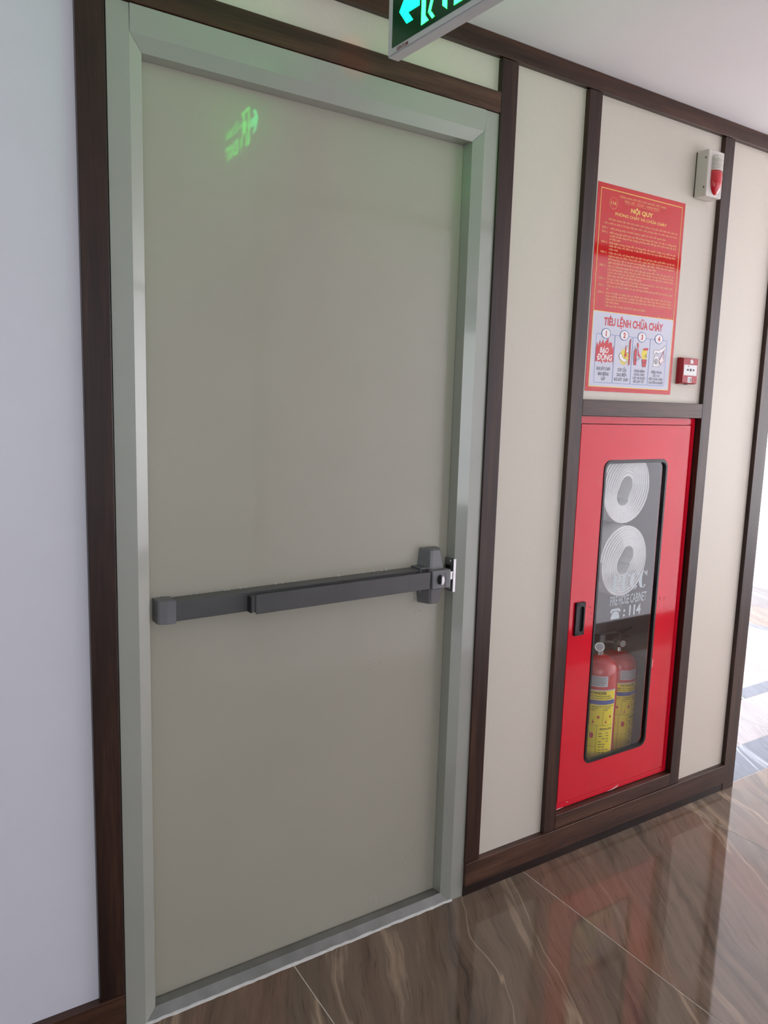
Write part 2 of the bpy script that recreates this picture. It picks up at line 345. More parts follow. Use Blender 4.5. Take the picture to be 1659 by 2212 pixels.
bm = bmesh.new(); bbox(bm, XF, XF+0.11, YO-0.16, WY0, 0, ZC); bbox(bm, XF, XF+0.11, WY1, 6.8, 0, ZC); bbox(bm, XF, XF+0.11, WY0, WY1, 0, WZ0); bbox(bm, XF, XF+0.11, WY0, WY1, WZ1, ZC)
structure(link_mesh('wall_right', bm, PLASTER), 'bright white lobby wall beyond the corner', 'wall')
w3 = thing('window_3', 'added unseen window at the corridor end, for extra light', 'window', (XF+0.055, (WY0+WY1)/2, WZ0)); w3['kind'] = 'structure'  # window added out of view to go with the end fill
for z in (WZ0, WZ1-0.05): box('frame_bar', XF+0.025, XF+0.085, WY0, WY1, z, z+0.05, STEEL, w3, 0.003)
for i in range(4):
    y = WY0+(WY1-0.05-WY0)*i/3; box('mullion', XF+0.025, XF+0.085, y, y+0.05, WZ0+0.05, WZ1-0.05, STEEL, w3, 0.003)
    if i < 3: box('pane', XF+0.051, XF+0.059, y+0.05, y+(WY1-0.05-WY0)/3, WZ0+0.05, WZ1-0.05, GLASS, w3)
def window_wall(wname, n, x0, x1, wx0, wx1, wz0, wz1, y0, y1, lab):
    bm = bmesh.new(); bbox(bm, x0, wx0, y0, y1, 0, ZC); bbox(bm, wx1, x1, y0, y1, 0, ZC); bbox(bm, wx0, wx1, y0, y1, 0, wz0); bbox(bm, wx0, wx1, y0, y1, wz1, ZC)
    structure(link_mesh(wname, bm, PLASTER), lab[0], 'wall')
    w = thing('window_%d' % n, lab[1], 'window', ((wx0+wx1)/2, (y0+y1)/2, wz0)); w['kind'] = 'structure'
    ym = (y0+y1)/2; t = 0.05; k = 4
    for z in (wz0, wz1-t): box('frame_bar', wx0, wx1, ym-0.03, ym+0.03, z, z+t, STEEL, w, 0.003)
    for i in range(k+1):
        x = wx0+(wx1-t-wx0)*i/k; box('mullion', x, x+t, ym-0.03, ym+0.03, wz0+t, wz1-t, STEEL, w, 0.003)
    for i in range(k):
        x = wx0+(wx1-t-wx0)*i/k; box('pane', x+t, x+(wx1-t-wx0)/k, ym-0.004, ym+0.004, wz0+t, wz1-t, GLASS, w)
window_wall('wall_lobby', 1, 2.2, XF, 2.5, 5.7, 0.3, 2.3, 6.45, 6.56, ('lobby wall with wide glazing', 'wide lobby window letting in daylight'))
window_wall('wall_behind', 2, -2.6, XR, -2.2, 0.4, 0.5, 2.3, -4.55, -4.44, ('wall at the back of the recess with added glazing', 'added unseen window at the back of the recess, for fill'))  # second window is added behind the viewer for the recess fill
structure(box('wall_lobby_side', 2.2, 2.36, YW+0.001, 6.449, 0, ZC, PLASTER), 'lobby side wall behind the door wall', 'wall')

# ================================================================== DOOR
d1 = thing('door_1', 'grey-green steel fire door with a dark horizontal panic bar', 'door', (0.544, 0.05, 0.0)); d1['kind'] = 'structure'
FI, FO, CH, CD, SD, FD = 0.0970, DX0, 0.027, 0.015, 0.050, 0.115
XL, XRt = FI, 0.9885; ZH = 2.149
def jamb(side):
    s = 1 if side == 'l' else -1; xi = XL if s == 1 else XRt; xo = DX0 if s == 1 else DX1
    bm = bmesh.new(); a, b = sorted((xo, xi)); bbox(bm, a, b, 0.0, FD, 0.0, DZ)
    P = lambda x, y, z: (x, y, z)
    x2 = xi+s*CH; x3 = xi+s*0.018
    lo = [(xi, 0.0, 0.0), (x2, CD, 0.0), (x2, SD, 0.0), (x3, SD, 0.0), (x3, FD, 0.0), (xi, FD, 0.0)]
    hi = [(xi, 0.0, ZH), (x2, CD, ZH-CH), (x2, SD, ZH-CH), (x3, SD, ZH-0.018), (x3, FD, ZH-0.018), (xi, FD, ZH)]
    hexa(bm, lo, hi); return link_mesh('frame_jamb', bm, STEEL, d1)
jamb('l'); jamb('r')
bm = bmesh.new(); g = 0.0008
hexa(bm, [(XL+g, 0.0003, ZH), (XL+g, FD, ZH), (XL+g, FD, DZ), (XL+g, -0.0022, DZ)], [(XRt-g, 0.0003, ZH), (XRt-g, FD, ZH), (XRt-g, FD, DZ), (XRt-g, -0.0022, DZ)])   # face leans out a touch at the top
lo = [(XL+g, 0.0003, ZH), (XL+CH+g, CD, ZH-CH), (XL+CH+g, SD, ZH-CH), (XL+0.018, SD, ZH-0.018), (XL+0.018, FD, ZH-0.018), (XL, FD, ZH)]
hi = [(XL+XRt-x, y, z) for x, y, z in lo]
hexa(bm, lo, hi); link_mesh('frame_header', bm, STEEL, d1)
bm = bmesh.new()
sec = [(0.001, 0.003), (CD, 0.025), (SD-0.004, 0.020), (SD-0.004, 0.012), (FD, 0.012), (FD, 0.0), (0.001, 0.0)]
xa, xb = XL+0.004, XRt-0.004
def sx(x, y, s): return x+s*CH*min(1, max(0, y-0.001)/CD)
hexa(bm, [(sx(xa, y, 1) if y < SD else XL+CH, y, z) for y, z in sec], [(sx(xb, y, -1) if y < SD else XRt-CH, y, z) for y, z in sec])
link_mesh('sill', bm, SILL, d1, label='worn metal door sill')
bm = bmesh.new(); N = 60; rr = random.Random(3); lo = []; hi = []
prev = None
for i in range(N+1):
    x = XL-0.005+(XRt-XL+0.010)*i/N; w = 0.0030+0.0032*rr.random(); h = 0.003+0.0025*rr.random()
    ring = [bm.verts.new(p) for p in ((x, -w, 0.0), (x, -w*0.4, h*0.7), (x, 0.0012, h), (x, 0.0012, 0.0))]
    if prev:
        for k in range(4): bm.faces.new((prev[k], prev[(k+1) % 4], ring[(k+1) % 4], ring[k]))
    else: bm.faces.new(ring)
    prev = ring
bm.faces.new(prev[::-1]); link_mesh('sealant_bead', bm, CAULK, d1)
leaf = box('leaf', XL+0.0195, XRt-0.0195, SD+0.002, SD+0.047, 0.014, ZH-0.0195, LEAF, d1, 0.0015)
# panic bar, tilted a little up to the right
YL = SD+0.002; TILT = 0.0135
def zt(x): return (x-0.18)*TILT
def tbar(bm, x0, x1, y0, y1, z0, z1, bev=0.0):
    n0 = len(bm.verts); bbox(bm, x0, x1, y0, y1, z0, z1, bev); bm.verts.ensure_lookup_table()
    for v in bm.verts[n0:]: v.co.z += zt(v.co.x)
    return bm
pb = link_mesh('panic_bar', tbar(bmesh.new(), 0.178, 0.905, 0.0125, YL, 0.9565, 1.0030, 0.0012), BARM, d1, label='dark grey horizontal panic bar')
bm = bmesh.new()
prof = [(0.139, YL), (0.139, 0.022), (0.143, 0.013), (0.158, 0.006), (0.1805, 0.006), (0.1805, YL)]
hexa(bm, [(x, y, 0.9535) for x, y in prof], [(x, y, 1.0065) for x, y in prof])
bmesh.ops.bevel(bm, geom=list(bm.edges), offset=0.0018, segments=2, affect='EDGES'); link_mesh('end_cap', bm, BARE, pb)
bm = bmesh.new(); tbar(bm, 0.362, 0.862, -0.0125, -0.0085, 0.9535, 0.9995, 0.001); tbar(bm, 0.352, 0.862, -0.0085, 0.012, 0.958, 0.9955)
link_mesh('push_pad', bm, BARM, pb)
box('end_plate', 0.350, 0.3525, -0.0085, 0.012, 0.9595, 0.997, BLACK, pb)
# latch head: tall tapered housing
bm = bmesh.new()
def head(zs):
    loops = []
    for z, xl, xr, yf in zs:
        loops.append([bm.verts.new(p) for p in ((xl-0.016, YL, z), (xl-0.002, yf+0.004, z), (xl+0.004, yf, z), (xr-0.003, yf, z), (xr+0.003, yf+0.006, z), (xr+0.010, YL, z))])
    for A, B_ in zip(loops, loops[1:]):
        for k in range(6): bm.faces.new((A[k], A[(k+1) % 6], B_[(k+1) % 6], B_[k]))
    bm.faces.new(loops[0][::-1]); bm.faces.new(loops[-1])
head([(0.911, 0.884, 0.912, 0.018), (0.914, 0.882, 0.913, 0.013), (0.955, 0.877, 0.919, 0.007), (1.012, 0.877, 0.919, 0.007), (1.060, 0.882, 0.913, 0.013), (1.064, 0.884, 0.912, 0.018)])
link_mesh('latch_head', bm, BARE, pb)
bm = bmesh.new(); bbox(bm, 0.842, 0.877, 0.008, YL, 1.0135, 1.0165, 0.0006); bbox(bm, 0.842, 0.845, 0.008, YL, 0.95, 1.016, 0.0006); link_mesh('bracket', bm, BARE, pb)
lk = link_mesh('lock_box', bbox(bmesh.new(), 0.8655, 0.928, -0.0165, 0.012, 0.9595, 1.0115, 0.004, 3), BARE, pb)
bm = bmesh.new(); ring = []
for i in range(16):
    a = 2*math.pi*i/16; ring.append((0.8905+0.0095*math.cos(a), 0.9865+0.0135*math.sin(a)))
xz_plate(bm, ring, -0.0185, -0.0160); link_mesh('turn_rose', bm, BLACK, pb)
bm = bmesh.new()
pr = [(0.8885, 0.9745), (0.8955, 0.9745), (0.8995, 0.984), (0.8975, 0.994), (0.8915, 0.9995), (0.8885, 0.994)]
xz_plate(bm, pr, -0.027, -0.0183); bmesh.ops.bevel(bm, geom=list(bm.edges), offset=0.001, segments=2, affect='EDGES'); link_mesh('thumb_turn', bm, CHROME, pb)
bm = bmesh.new()
text_into(bm, 'SECURITY', 0.9625, 1.0085, 0, 0.0042, lambda u, v: (0.9105-v, -0.0168, u), bold=0.01); flat('embossed_text', bm, mat('dark_emboss', srgb(58, 58, 60), 0.5, var=0.05), pb)
bm = bmesh.new(); bbox(bm, 0.9285, 0.9505, 0.004, 0.034, 0.975, 1.0, 0.003, 2); link_mesh('latch_bolt', bm, CHROME, pb)
# strike on the jamb
sk = box('strike', 0.9555, 0.9615, 0.012, SD, 0.9385, 1.0315, BARE, d1, 0.001)
bm = bmesh.new(); bbox(bm, 0.9540, 0.9635, 0.0085, 0.0120, 0.9385, 1.0325, 0.0008); link_mesh('strike_edge', bm, CHROME, sk)
bm = bmesh.new(); bbox(bm, 0.9500, 0.9556, 0.018, 0.040, 0.962, 1.014, 0.002); link_mesh('keeper', bm, BLACK, sk)
for z in (0.947, 1.024):
    bm = bmesh.new(); hexa(bm, [(0.9555, 0.026+0.004*math.cos(t*math.pi/5), z+0.004*math.sin(t*math.pi/5)) for t in range(10)], [(0.9538, 0.026+0.0032*math.cos(t*math.pi/5), z+0.0032*math.sin(t*math.pi/5)) for t in range(10)])
    link_mesh('screw', bm, CHROME, sk)
# filler bead along the top of the bar
bm = bmesh.new(); rr = random.Random(11)
for i in range(26):
    x = 0.143+rr.random()**1.6*0.62; s_ = 0.0004+0.0010*rr.random(); zb = 1.0036+zt(max(x, 0.18))+(0.0035 if x < 0.18 else 0)
    bbox(bm, x-s_*2, x+s_*2, YL-0.003, YL, zb-0.0005, zb+s_*1.6)
link_mesh('paint_crumbs', bm, CAULK, leaf)['kind'] = 'stuff'

# scuffs and paint flecks on the leaf
bm = bmesh.new()
for x, z, w_, h_ in ((0.740, 0.064, 0.004, 0.0015), (0.7545, 0.062, 0.0015, 0.007), (0.7610, 0.050, 0.0012, 0.008), (0.748, 0.060, 0.002, 0.0015), (0.592, 2.002, 0.0015, 0.0015)):
    xz_plate(bm, [(x, z), (x+w_, z), (x+w_, z+h_), (x, z+h_)], YL-0.0003, YL+0.0002)
link_mesh('paint_flecks', bm, CAULK, leaf)['kind'] = 'stuff'
bm = bmesh.new(); rr = random.Random(21)
for cx, cz, n_, sp_ in ((0.87, 0.905, 9, 0.05), (0.73, 0.765, 5, 0.05), (0.885, 0.175, 4, 0.06), (0.82, 0.93, 5, 0.06)):
    for i in range(n_):
        x = cx+sp_*(rr.random()-0.5); z = cz+sp_*(rr.random()-0.5); l_ = 0.002+0.006*rr.random(); a_ = rr.random()*0.8
        xz_plate(bm, [(x, z), (x+0.0005, z-0.0004), (x+l_*math.cos(a_), z+l_*math.sin(a_)), (x+l_*math.cos(a_)-0.0004, z+l_*math.sin(a_)+0.0004)], YL-0.0003, YL+0.0002)
link_mesh('scuff_lines', bm, mat('grey_scuff', srgb(110, 106, 96), 0.6, var=0.05), leaf)['kind'] = 'stuff'
d1.location = d1.location+Vector((0.0035, 0.006, 0.0))     # the whole frame sits a little behind the walnut trim

# ================================================================== EXIT SIGN
aS = Vector((math.sin(math.radians(3)), -math.cos(math.radians(3)), 0)); bS = Vector((math.cos(math.radians(3)), math.sin(math.radians(3)), 0))
O = Vector((0.5351, -0.2413, 2.1242)); TH = 0.0275; LS = 0.345; HS = 0.142
sg = thing('exit_sign', 'lit green running-man exit sign with left arrow hanging from the ceiling', 'exit sign', O+aS*LS/2+bS*TH/2+Vector((0, 0, ZC-O.z)))
SGW = mat('white_sign_plastic', srgb(214, 212, 214), 0.35, var=0.02, vscale=20)
SGG = mat('sign_dark_green', srgb(2, 40, 20), 0.2, emis=(0.0, 0.03, 0.008, 1), estr=0.5, var=0.02)
SGC = mat('sign_cyan_light', srgb(60, 255, 235), 0.3, emis=(0.0, 1.0, 0.25, 1), estr=19.0, var=0.02)
SGL = mat('sign_green_light', srgb(120, 255, 190), 0.3, emis=(0.006, 1.0, 0.045, 1), estr=19.0, var=0.02)
def sp(u, v, w): return O+aS*u+bS*w+Vector((0, 0, v))
def slab(bm, pts, w0, w1): return hexa(bm, [sp(u, v, w0) for u, v in pts], [sp(u, v, w1) for u, v in pts])
bm = bmesh.new(); slab(bm, rrect(0.0, LS, 0.0, HS, 0.006, 4), 0.0, TH)
bmesh.ops.bevel(bm, geom=[e for e in bm.edges if abs((e.verts[0].co-e.verts[1].co).dot(bS)) < 1e-6], offset=0.003, segments=2, affect='EDGES')
link_mesh('housing', bm, SGW, sg)
for w0, w1, flip in ((-0.0006, 0.0004, False), (TH-0.0004, TH+0.0006, True)):
    lab = 'green lit face' 
    link_mesh('sign_face', slab(bmesh.new(), [(0.0165, 0.0135), (LS-0.0165, 0.0135), (LS-0.0165, HS-0.0135), (0.0165, HS-0.0135)], w0, w1), SGG, sg, label=lab)
    a_, b_ = (w0-0.0005, w0) if not flip else (w1, w1+0.0005)
    arrow = [(0.039, 0.0705), (0.063, 0.042), (0.0825, 0.042), (0.0665, 0.0605), (0.1010, 0.0600), (0.1010, 0.0815), (0.0665, 0.0810), (0.0825, 0.0995), (0.063, 0.0995)]
    link_mesh('arrow', slab(bmesh.new(), arrow, a_, b_), SGC, sg, label='cyan lit arrow')
    post = [(0.1085, 0.0226), (0.1305, 0.0238), (0.1205, 0.0355), (0.1195, 0.112), (0.175, 0.112), (0.175, 0.1195), (0.1085, 0.1195)]
    link_mesh('doorway_symbol', slab(bmesh.new(), post, a_, b_), SGL, sg)
    bm = bmesh.new()
    slab(bm, [(0.1280, 0.0370), (0.1355, 0.0358), (0.1470, 0.066), (0.1395, 0.069)], a_, b_); slab(bm, [(0.1305, 0.0345), (0.1385, 0.0352), (0.1477, 0.0242), (0.1406, 0.0229)], a_, b_)
    slab(bm, [(0.1395, 0.069), (0.152, 0.060), (0.1687, 0.0630), (0.166, 0.094), (0.148, 0.096)], a_, b_)
    slab(bm, [(0.1685, 0.062), (0.1697, 0.0336), (0.1822, 0.0236), (0.1815, 0.055)], a_, b_)
    slab(bm, [(0.148, 0.095), (0.132, 0.085), (0.127, 0.072), (0.132, 0.070), (0.139, 0.080)], a_, b_); slab(bm, [(0.166, 0.094), (0.181, 0.082), (0.190, 0.086), (0.188, 0.091), (0.180, 0.090)], a_, b_)
    slab(bm, circle(0.1545, 0.1035, 0.0075, 14), a_, b_)
    link_mesh('running_figure', bm, SGL, sg)
    bm = bmesh.new(); put = (lambda u, v, w=a_: sp(u, v, w)) if not flip else (lambda u, v, w=b_: sp(u, v, w))
    text_into(bm, 'EXIT', 0.2015, 0.318, 0.0237, 0.036, put, bold=0.03); text_into(bm, 'LỐI THOÁT', 0.2015, 0.318, 0.082, 0.022, put, bold=0.02)
    flat('sign_lettering', bm, SGL, sg)
bm = bmesh.new(); text_into(bm, 'KENTOM', 0.0332, 0.0685, 0.0038, 0.0062, lambda u, v: sp(u, v, -0.0004), bold=0.02); flat('maker_lettering', bm, mat('dark_red_print', srgb(120, 40, 44), 0.5, var=0.05), sg)
LED = mat('red_indicator', srgb(255, 40, 30), 0.3, emis=(1.0, 0.03, 0.02, 1), estr=3.0, var=0.02)
bm = bmesh.new(); hexa(bm, [sp(-0.0002, 0.052+0.003*math.sin(t*math.pi/5), TH/2+0.003*math.cos(t*math.pi/5)) for t in range(10)], [sp(-0.004, 0.052+0.002*math.sin(t*math.pi/5), TH/2+0.002*math.cos(t*math.pi/5)) for t in range(10)])
ind = link_mesh('indicator_light', bm, LED, sg)
li = bpy.data.lights.new('indicator_lamp', 'SPOT'); li.energy = 0.7; li.color = (1.0, 0.05, 0.04); li.spot_size = math.radians(26); li.spot_blend = 1.0; li.shadow_soft_size = 0.002
lo_ = bpy.data.objects.new('indicator_lamp', li); C.objects.link(lo_); p_ = sp(-0.006, 0.052, TH/2); lo_.location = p_
lo_.rotation_euler = (Vector((0.6, 0.0, 2.225))-p_).to_track_quat('-Z', 'Y').to_euler()
for u in (0.05, LS-0.05):
    link_mesh('hanger_rod', tube(bmesh.new(), [sp(u, HS, TH/2), sp(u, ZC-O.z-0.004, TH/2)], 0.004, 10), SGW, sg)
    c = sp(u, ZC-O.z-0.005, TH/2); link_mesh('ceiling_cup', lathe(bmesh.new(), [(0.012, c.z-0.012), (0.022, c.z-0.004), (0.024, c.z+0.0048)], c.x, c.y, 20), SGW, sg)

# ================================================================== ALARM SIREN
sr = thing('alarm_siren', 'cream alarm siren with red strobe lens above the red poster', 'alarm siren', (1.901, 0.0, 2.128))
IVORY = mat('ivory_plastic', srgb(214, 208, 200), 0.4, var=0.015, vscale=30)
IVD = mat('ivory_shadow_gap', srgb(70, 66, 60), 0.7, var=0.05)
STROBE = mat('red_strobe_lens', srgb(204, 18, 38), 0.08, coat=0.5, coat_rough=0.03, var=0.04)
SX0, SX1, SZ0, SZ1, SYF = 1.861, 1.941, 2.128, 2.268, -0.030
bm = bmesh.new(); bbox(bm, SX0, SX1, SYF, 0.0135, SZ0, SZ1, 0.004, 3); body = link_mesh('body', bm, IVORY, sr)
box('back_plate', SX0+0.0015, SX1-0.002, 0.0135, YP-0.0002, SZ0+0.004, SZ1-0.002, IVD, sr)
def half_dome(prof, xc, y0):
    bm = bmesh.new(); n = 14; rings = []
    for z, rx, ry in prof: rings.append([bm.verts.new((xc+rx*math.cos(math.pi*k/n), y0-ry*math.sin(math.pi*k/n), z)) for k in range(n+1)])
    for A, B_ in zip(rings, rings[1:]):
        for k in range(n): bm.faces.new((A[k], A[k+1], B_[k+1], B_[k]))
        bm.faces.new((A[0], B_[0], B_[n], A[n]))
    bm.faces.new(rings[0]); bm.faces.new(rings[-1][::-1]); return bm
pr = [(2.2545, 0.005, 0.001), (2.2535, 0.016, 0.009), (2.2505, 0.022, 0.014), (2.246, 0.0238, 0.0158)]
for i in range(7):
    z = 2.2405-i*0.0047; pr += [(z, 0.0238, 0.0158), (z-0.0006, 0.0218, 0.0135), (z-0.0018, 0.0218, 0.0135), (z-0.0024, 0.0238, 0.0158)]
pr += [(2.2065, 0.0238, 0.0158)]
link_mesh('sounder_grille', half_dome(pr, 1.903, SYF), IVORY, sr)
link_mesh('strobe_lens', half_dome([(2.206, 0.0240, 0.0165), (2.195, 0.0242, 0.0180), (2.178, 0.0242, 0.0185), (2.166, 0.0232, 0.0178), (2.156, 0.0208, 0.0160), (2.148, 0.0172, 0.0132), (2.1420, 0.0130, 0.0100), (2.1380, 0.0085, 0.0066), (2.1355, 0.004, 0.003), (2.1348, 0.001, 0.001)], 1.903, SYF), STROBE, sr, smooth=True, label='red strobe lens')
for z in (2.155, 2.243): box('screw_slot', SX0-0.0006, SX0+0.0008, -0.0215, -0.0185, z-0.003, z+0.003, DARK, sr)

# ================================================================== MANUAL CALL POINT
cp = thing('manual_call_point', 'small red fire alarm call point with white press panel', 'call point', (1.891, 0.0, 1.544))
CRED = mat('call_point_red', srgb(168, 20, 34), 0.35, var=0.03, vscale=30)
WPR = mat('white_press_panel', srgb(232, 232, 230), 0.4, var=0.01)
INK = mat('black_ink', srgb(30, 30, 34), 0.5, var=0.05)
bm = bmesh.new(); lo = [(1.850, YP-0.0002, 1.544), (1.932, YP-0.0002, 1.544), (1.932, YP-0.0002, 1.6285), (1.850, YP-0.0002, 1.6285)]
mid = [(x, 0.0035, z) for x, y, z in lo]; hi = [(1.855, -0.006, 1.549), (1.930, -0.006, 1.547), (1.930, -0.006, 1.6265), (1.855, -0.006, 1.6245)]
L_ = [[bm.verts.new(p) for p in q] for q in (lo, mid, hi)]
for A, B_ in zip(L_, L_[1:]):
    for k in range(4): bm.faces.new((A[k], A[(k+1) % 4], B_[(k+1) % 4], B_[k]))
bm.faces.new(L_[0][::-1]); bm.faces.new(L_[2]); link_mesh('body', bm, CRED, cp)
box('press_panel', 1.8585, 1.9255, -0.0066, -0.0055, 1.5715, 1.6055, WPR, cp, label='white press panel with black arrows')
link_mesh('press_dot', xz_plate(bmesh.new(), circle(1.893, 1.5895, 0.0048, 16), -0.0070, -0.0064), INK, cp)
for s in (-1, 1):
    bm = bmesh.new()
    cx = 1.893+s*0.0145
    xz_plate(bm, [(cx-s*0.0055, 1.5895), (cx-s*0.0005, 1.5895-0.0045), (cx-s*0.0005, 1.5875), (cx+s*0.0055, 1.5875), (cx+s*0.0055, 1.5915), (cx-s*0.0005, 1.5915), (cx-s*0.0005, 1.5895+0.0045)], -0.0070, -0.0064)
    link_mesh('arrow_mark', bm, INK, cp)
bm = bmesh.new(); xz_plate(bm, [(1.8805, 1.599), (1.8825, 1.599), (1.8825, 1.6035), (1.8805, 1.6035)], -0.0070, -0.0064)
link_mesh('small_mark', bm, INK, cp)
bm = bmesh.new(); xz_plate(bm, [(1.888, 1.6100), (1.893, 1.6100), (1.8925, 1.6130), (1.896, 1.6105), (1.9035, 1.6105), (1.9035, 1.6125), (1.905, 1.617), (1.901, 1.6195), (1.8985, 1.6235), (1.892, 1.6235), (1.888, 1.6195), (1.8905, 1.6155)], -0.0066, -0.0058); link_mesh('flame_mark', bm, WPR, cp)
box('test_sticker', 1.8815, 1.9010, -0.0065, -0.0057, 1.5485, 1.5670, WPR, cp)
bm = bmesh.new(); ring_plate(bm, [(1.8865, 1.5515), (1.8985, 1.5515), (1.8985, 1.5635), (1.8865, 1.5635)], [(1.8875, 1.5525), (1.8975, 1.5525), (1.8975, 1.5625), (1.8875, 1.5625)], -0.0069, -0.0064)
for i in range(4): xz_plate(bm, [(1.8925, 1.5535+i*0.0022), (1.8965, 1.5535+i*0.0022), (1.8965, 1.5547+i*0.0022), (1.8925, 1.5547+i*0.0022)], -0.0069, -0.0064)
link_mesh('sticker_print', bm, INK, cp)['kind'] = 'stuff'
box('test_key', 1.8830, 1.8960, 0.002, 0.008, 1.5418, 1.5440, INK, cp)

# ================================================================== POSTER
PX0, PZ1, PW, PH = 1.4275, 2.1055, 0.399, 0.5985
po = thing('fire_rules_poster', 'red and white fire safety rules poster on the cream panel', 'poster', (PX0+PW/2, YP, PZ1-PH))
PRED = mat('poster_red', srgb(205, 26, 30), 0.06, spec=0.55, var=0.015, vscale=4)
PWHT = mat('poster_white', srgb(206, 207, 222), 0.07, spec=0.5, var=0.01, vscale=4)
PGOLD = mat('poster_gold_ink', srgb(244, 206, 104), 0.3, var=0.02)
PSALM = mat('poster_pale_ink', srgb(240, 176, 110), 0.3, var=0.02)
PBLUE = mat('poster_blue_ink', srgb(60, 110, 190), 0.3, var=0.02)
PINK = mat('poster_red_ink', srgb(206, 40, 48), 0.3, var=0.02)
PBLK = mat('poster_dark_ink', srgb(58, 58, 74), 0.3, var=0.02)
PYEL = mat('poster_yellow_ink', srgb(236, 214, 60), 0.3, var=0.02)
PPALE = mat('poster_white_ink', srgb(240, 236, 236), 0.3, var=0.01)
YS = YP-0.0010
def pp(lvl): return lambda u, v: (PX0+0.0005+u, YS-0.0002*lvl, PZ1-v)
def ptext(bm, s, u0, u1, v, cap, lvl=1, bold=0.0, shear=0.0):
    p = pp(lvl); text_into(bm, s, u0, u1, 0, cap, lambda u, w: p(u, v+cap*0.5-w), bold, shear)
def pcent(bm, s, uc, v, cap, lvl=1, narrow=1.0, bold=0.0, shear=0.0, width=None):
    p = pp(lvl)
    if width: text_into(bm, s, uc-width/2, uc+width/2, 0, cap, lambda u, w: p(u, v+cap*0.5-w), bold, shear)
    else: text_center(bm, s, uc, 0, cap, lambda u, w: p(u, v+cap*0.5-w), narrow, bold, shear)
def ppoly(bm, pts, lvl=1):
    p = pp(lvl); bm.faces.new([bm.verts.new(p(u, v)) for u, v in pts])
def pline(bm, pts, w, lvl=1, closed=False):
    n = len(pts); p = pp(lvl)
    for i in range(n if closed else n-1):
        a = Vector(pts[i]); b = Vector(pts[(i+1) % n]); d = b-a
        if d.length < 1e-7: continue
        d.normalize(); q = Vector((-d.y, d.x))*w/2; a2 = a-d*w*0.3; b2 = b+d*w*0.3
        bm.faces.new([bm.verts.new(p(*x)) for x in (a2+q, b2+q, b2-q, a2-q)])
box('sheet', PX0, PX0+PW, YS, YP-0.0001, PZ1-PH, PZ1, PRED, po)
bm = bmesh.new(); ppoly(bm, [(0.0135, 0.3628), (0.3835, 0.3610), (0.3835, 0.5835), (0.0135, 0.5835)], 1); link_mesh('white_field', bm, PWHT, po)
bm = bmesh.new(); pline(bm, [(0.0135, 0.0145), (0.3845, 0.0145), (0.3845, 0.5840), (0.0135, 0.5840)], 0.0024, 2, True); pline(bm, [(0.0135, 0.3622), (0.3845, 0.3612)], 0.0020, 2)
link_mesh('gold_border', bm, PGOLD, po)
bm = bmesh.new()
ptext(bm, 'NỘI QUY', 0.1465, 0.2475, 0.0600, 0.0118, 1, 0.035); ptext(bm, 'PHÒNG CHÁY VÀ CHỮA CHÁY', 0.0790, 0.3150, 0.0790, 0.0082, 1, 0.012)
ptext(bm, '114', 0.0580, 0.0800, 0.0505, 0.0090, 1, 0.02)
link_mesh('gold_heading', bm, PGOLD, po)
bm = bmesh.new()
ptext(bm, 'CỘNG HÒA XÃ HỘI CHỦ NGHĨA VIỆT NAM', 0.0920, 0.3035, 0.0280, 0.0055, 1, 0.012); ptext(bm, 'ĐỘC LẬP - TỰ DO - HẠNH PHÚC', 0.1160, 0.2765, 0.0380, 0.0052, 1, 0.014)
pline(bm, [(0.1180, 0.0440), (0.2730, 0.0440)], 0.0007)
pline(bm, [(0.0690+0.0170*math.cos(i*math.pi/14), 0.0505+0.0165*math.sin(i*math.pi/14)) for i in range(28)], 0.0010, 1, True)
ptext(bm, 'Để bảo vệ tài sản của nhà nước, tính mạng và tài sản của nhân dân, bảo vệ', 0.0520, 0.3695, 0.0972, 0.0052, 1, 0.014, 0.25)
ptext(bm, 'sản xuất và trật tự chung. Nay quy định việc phòng cháy và chữa cháy như sau:', 0.0350, 0.3690, 0.1085, 0.0052, 1, 0.014, 0.25)
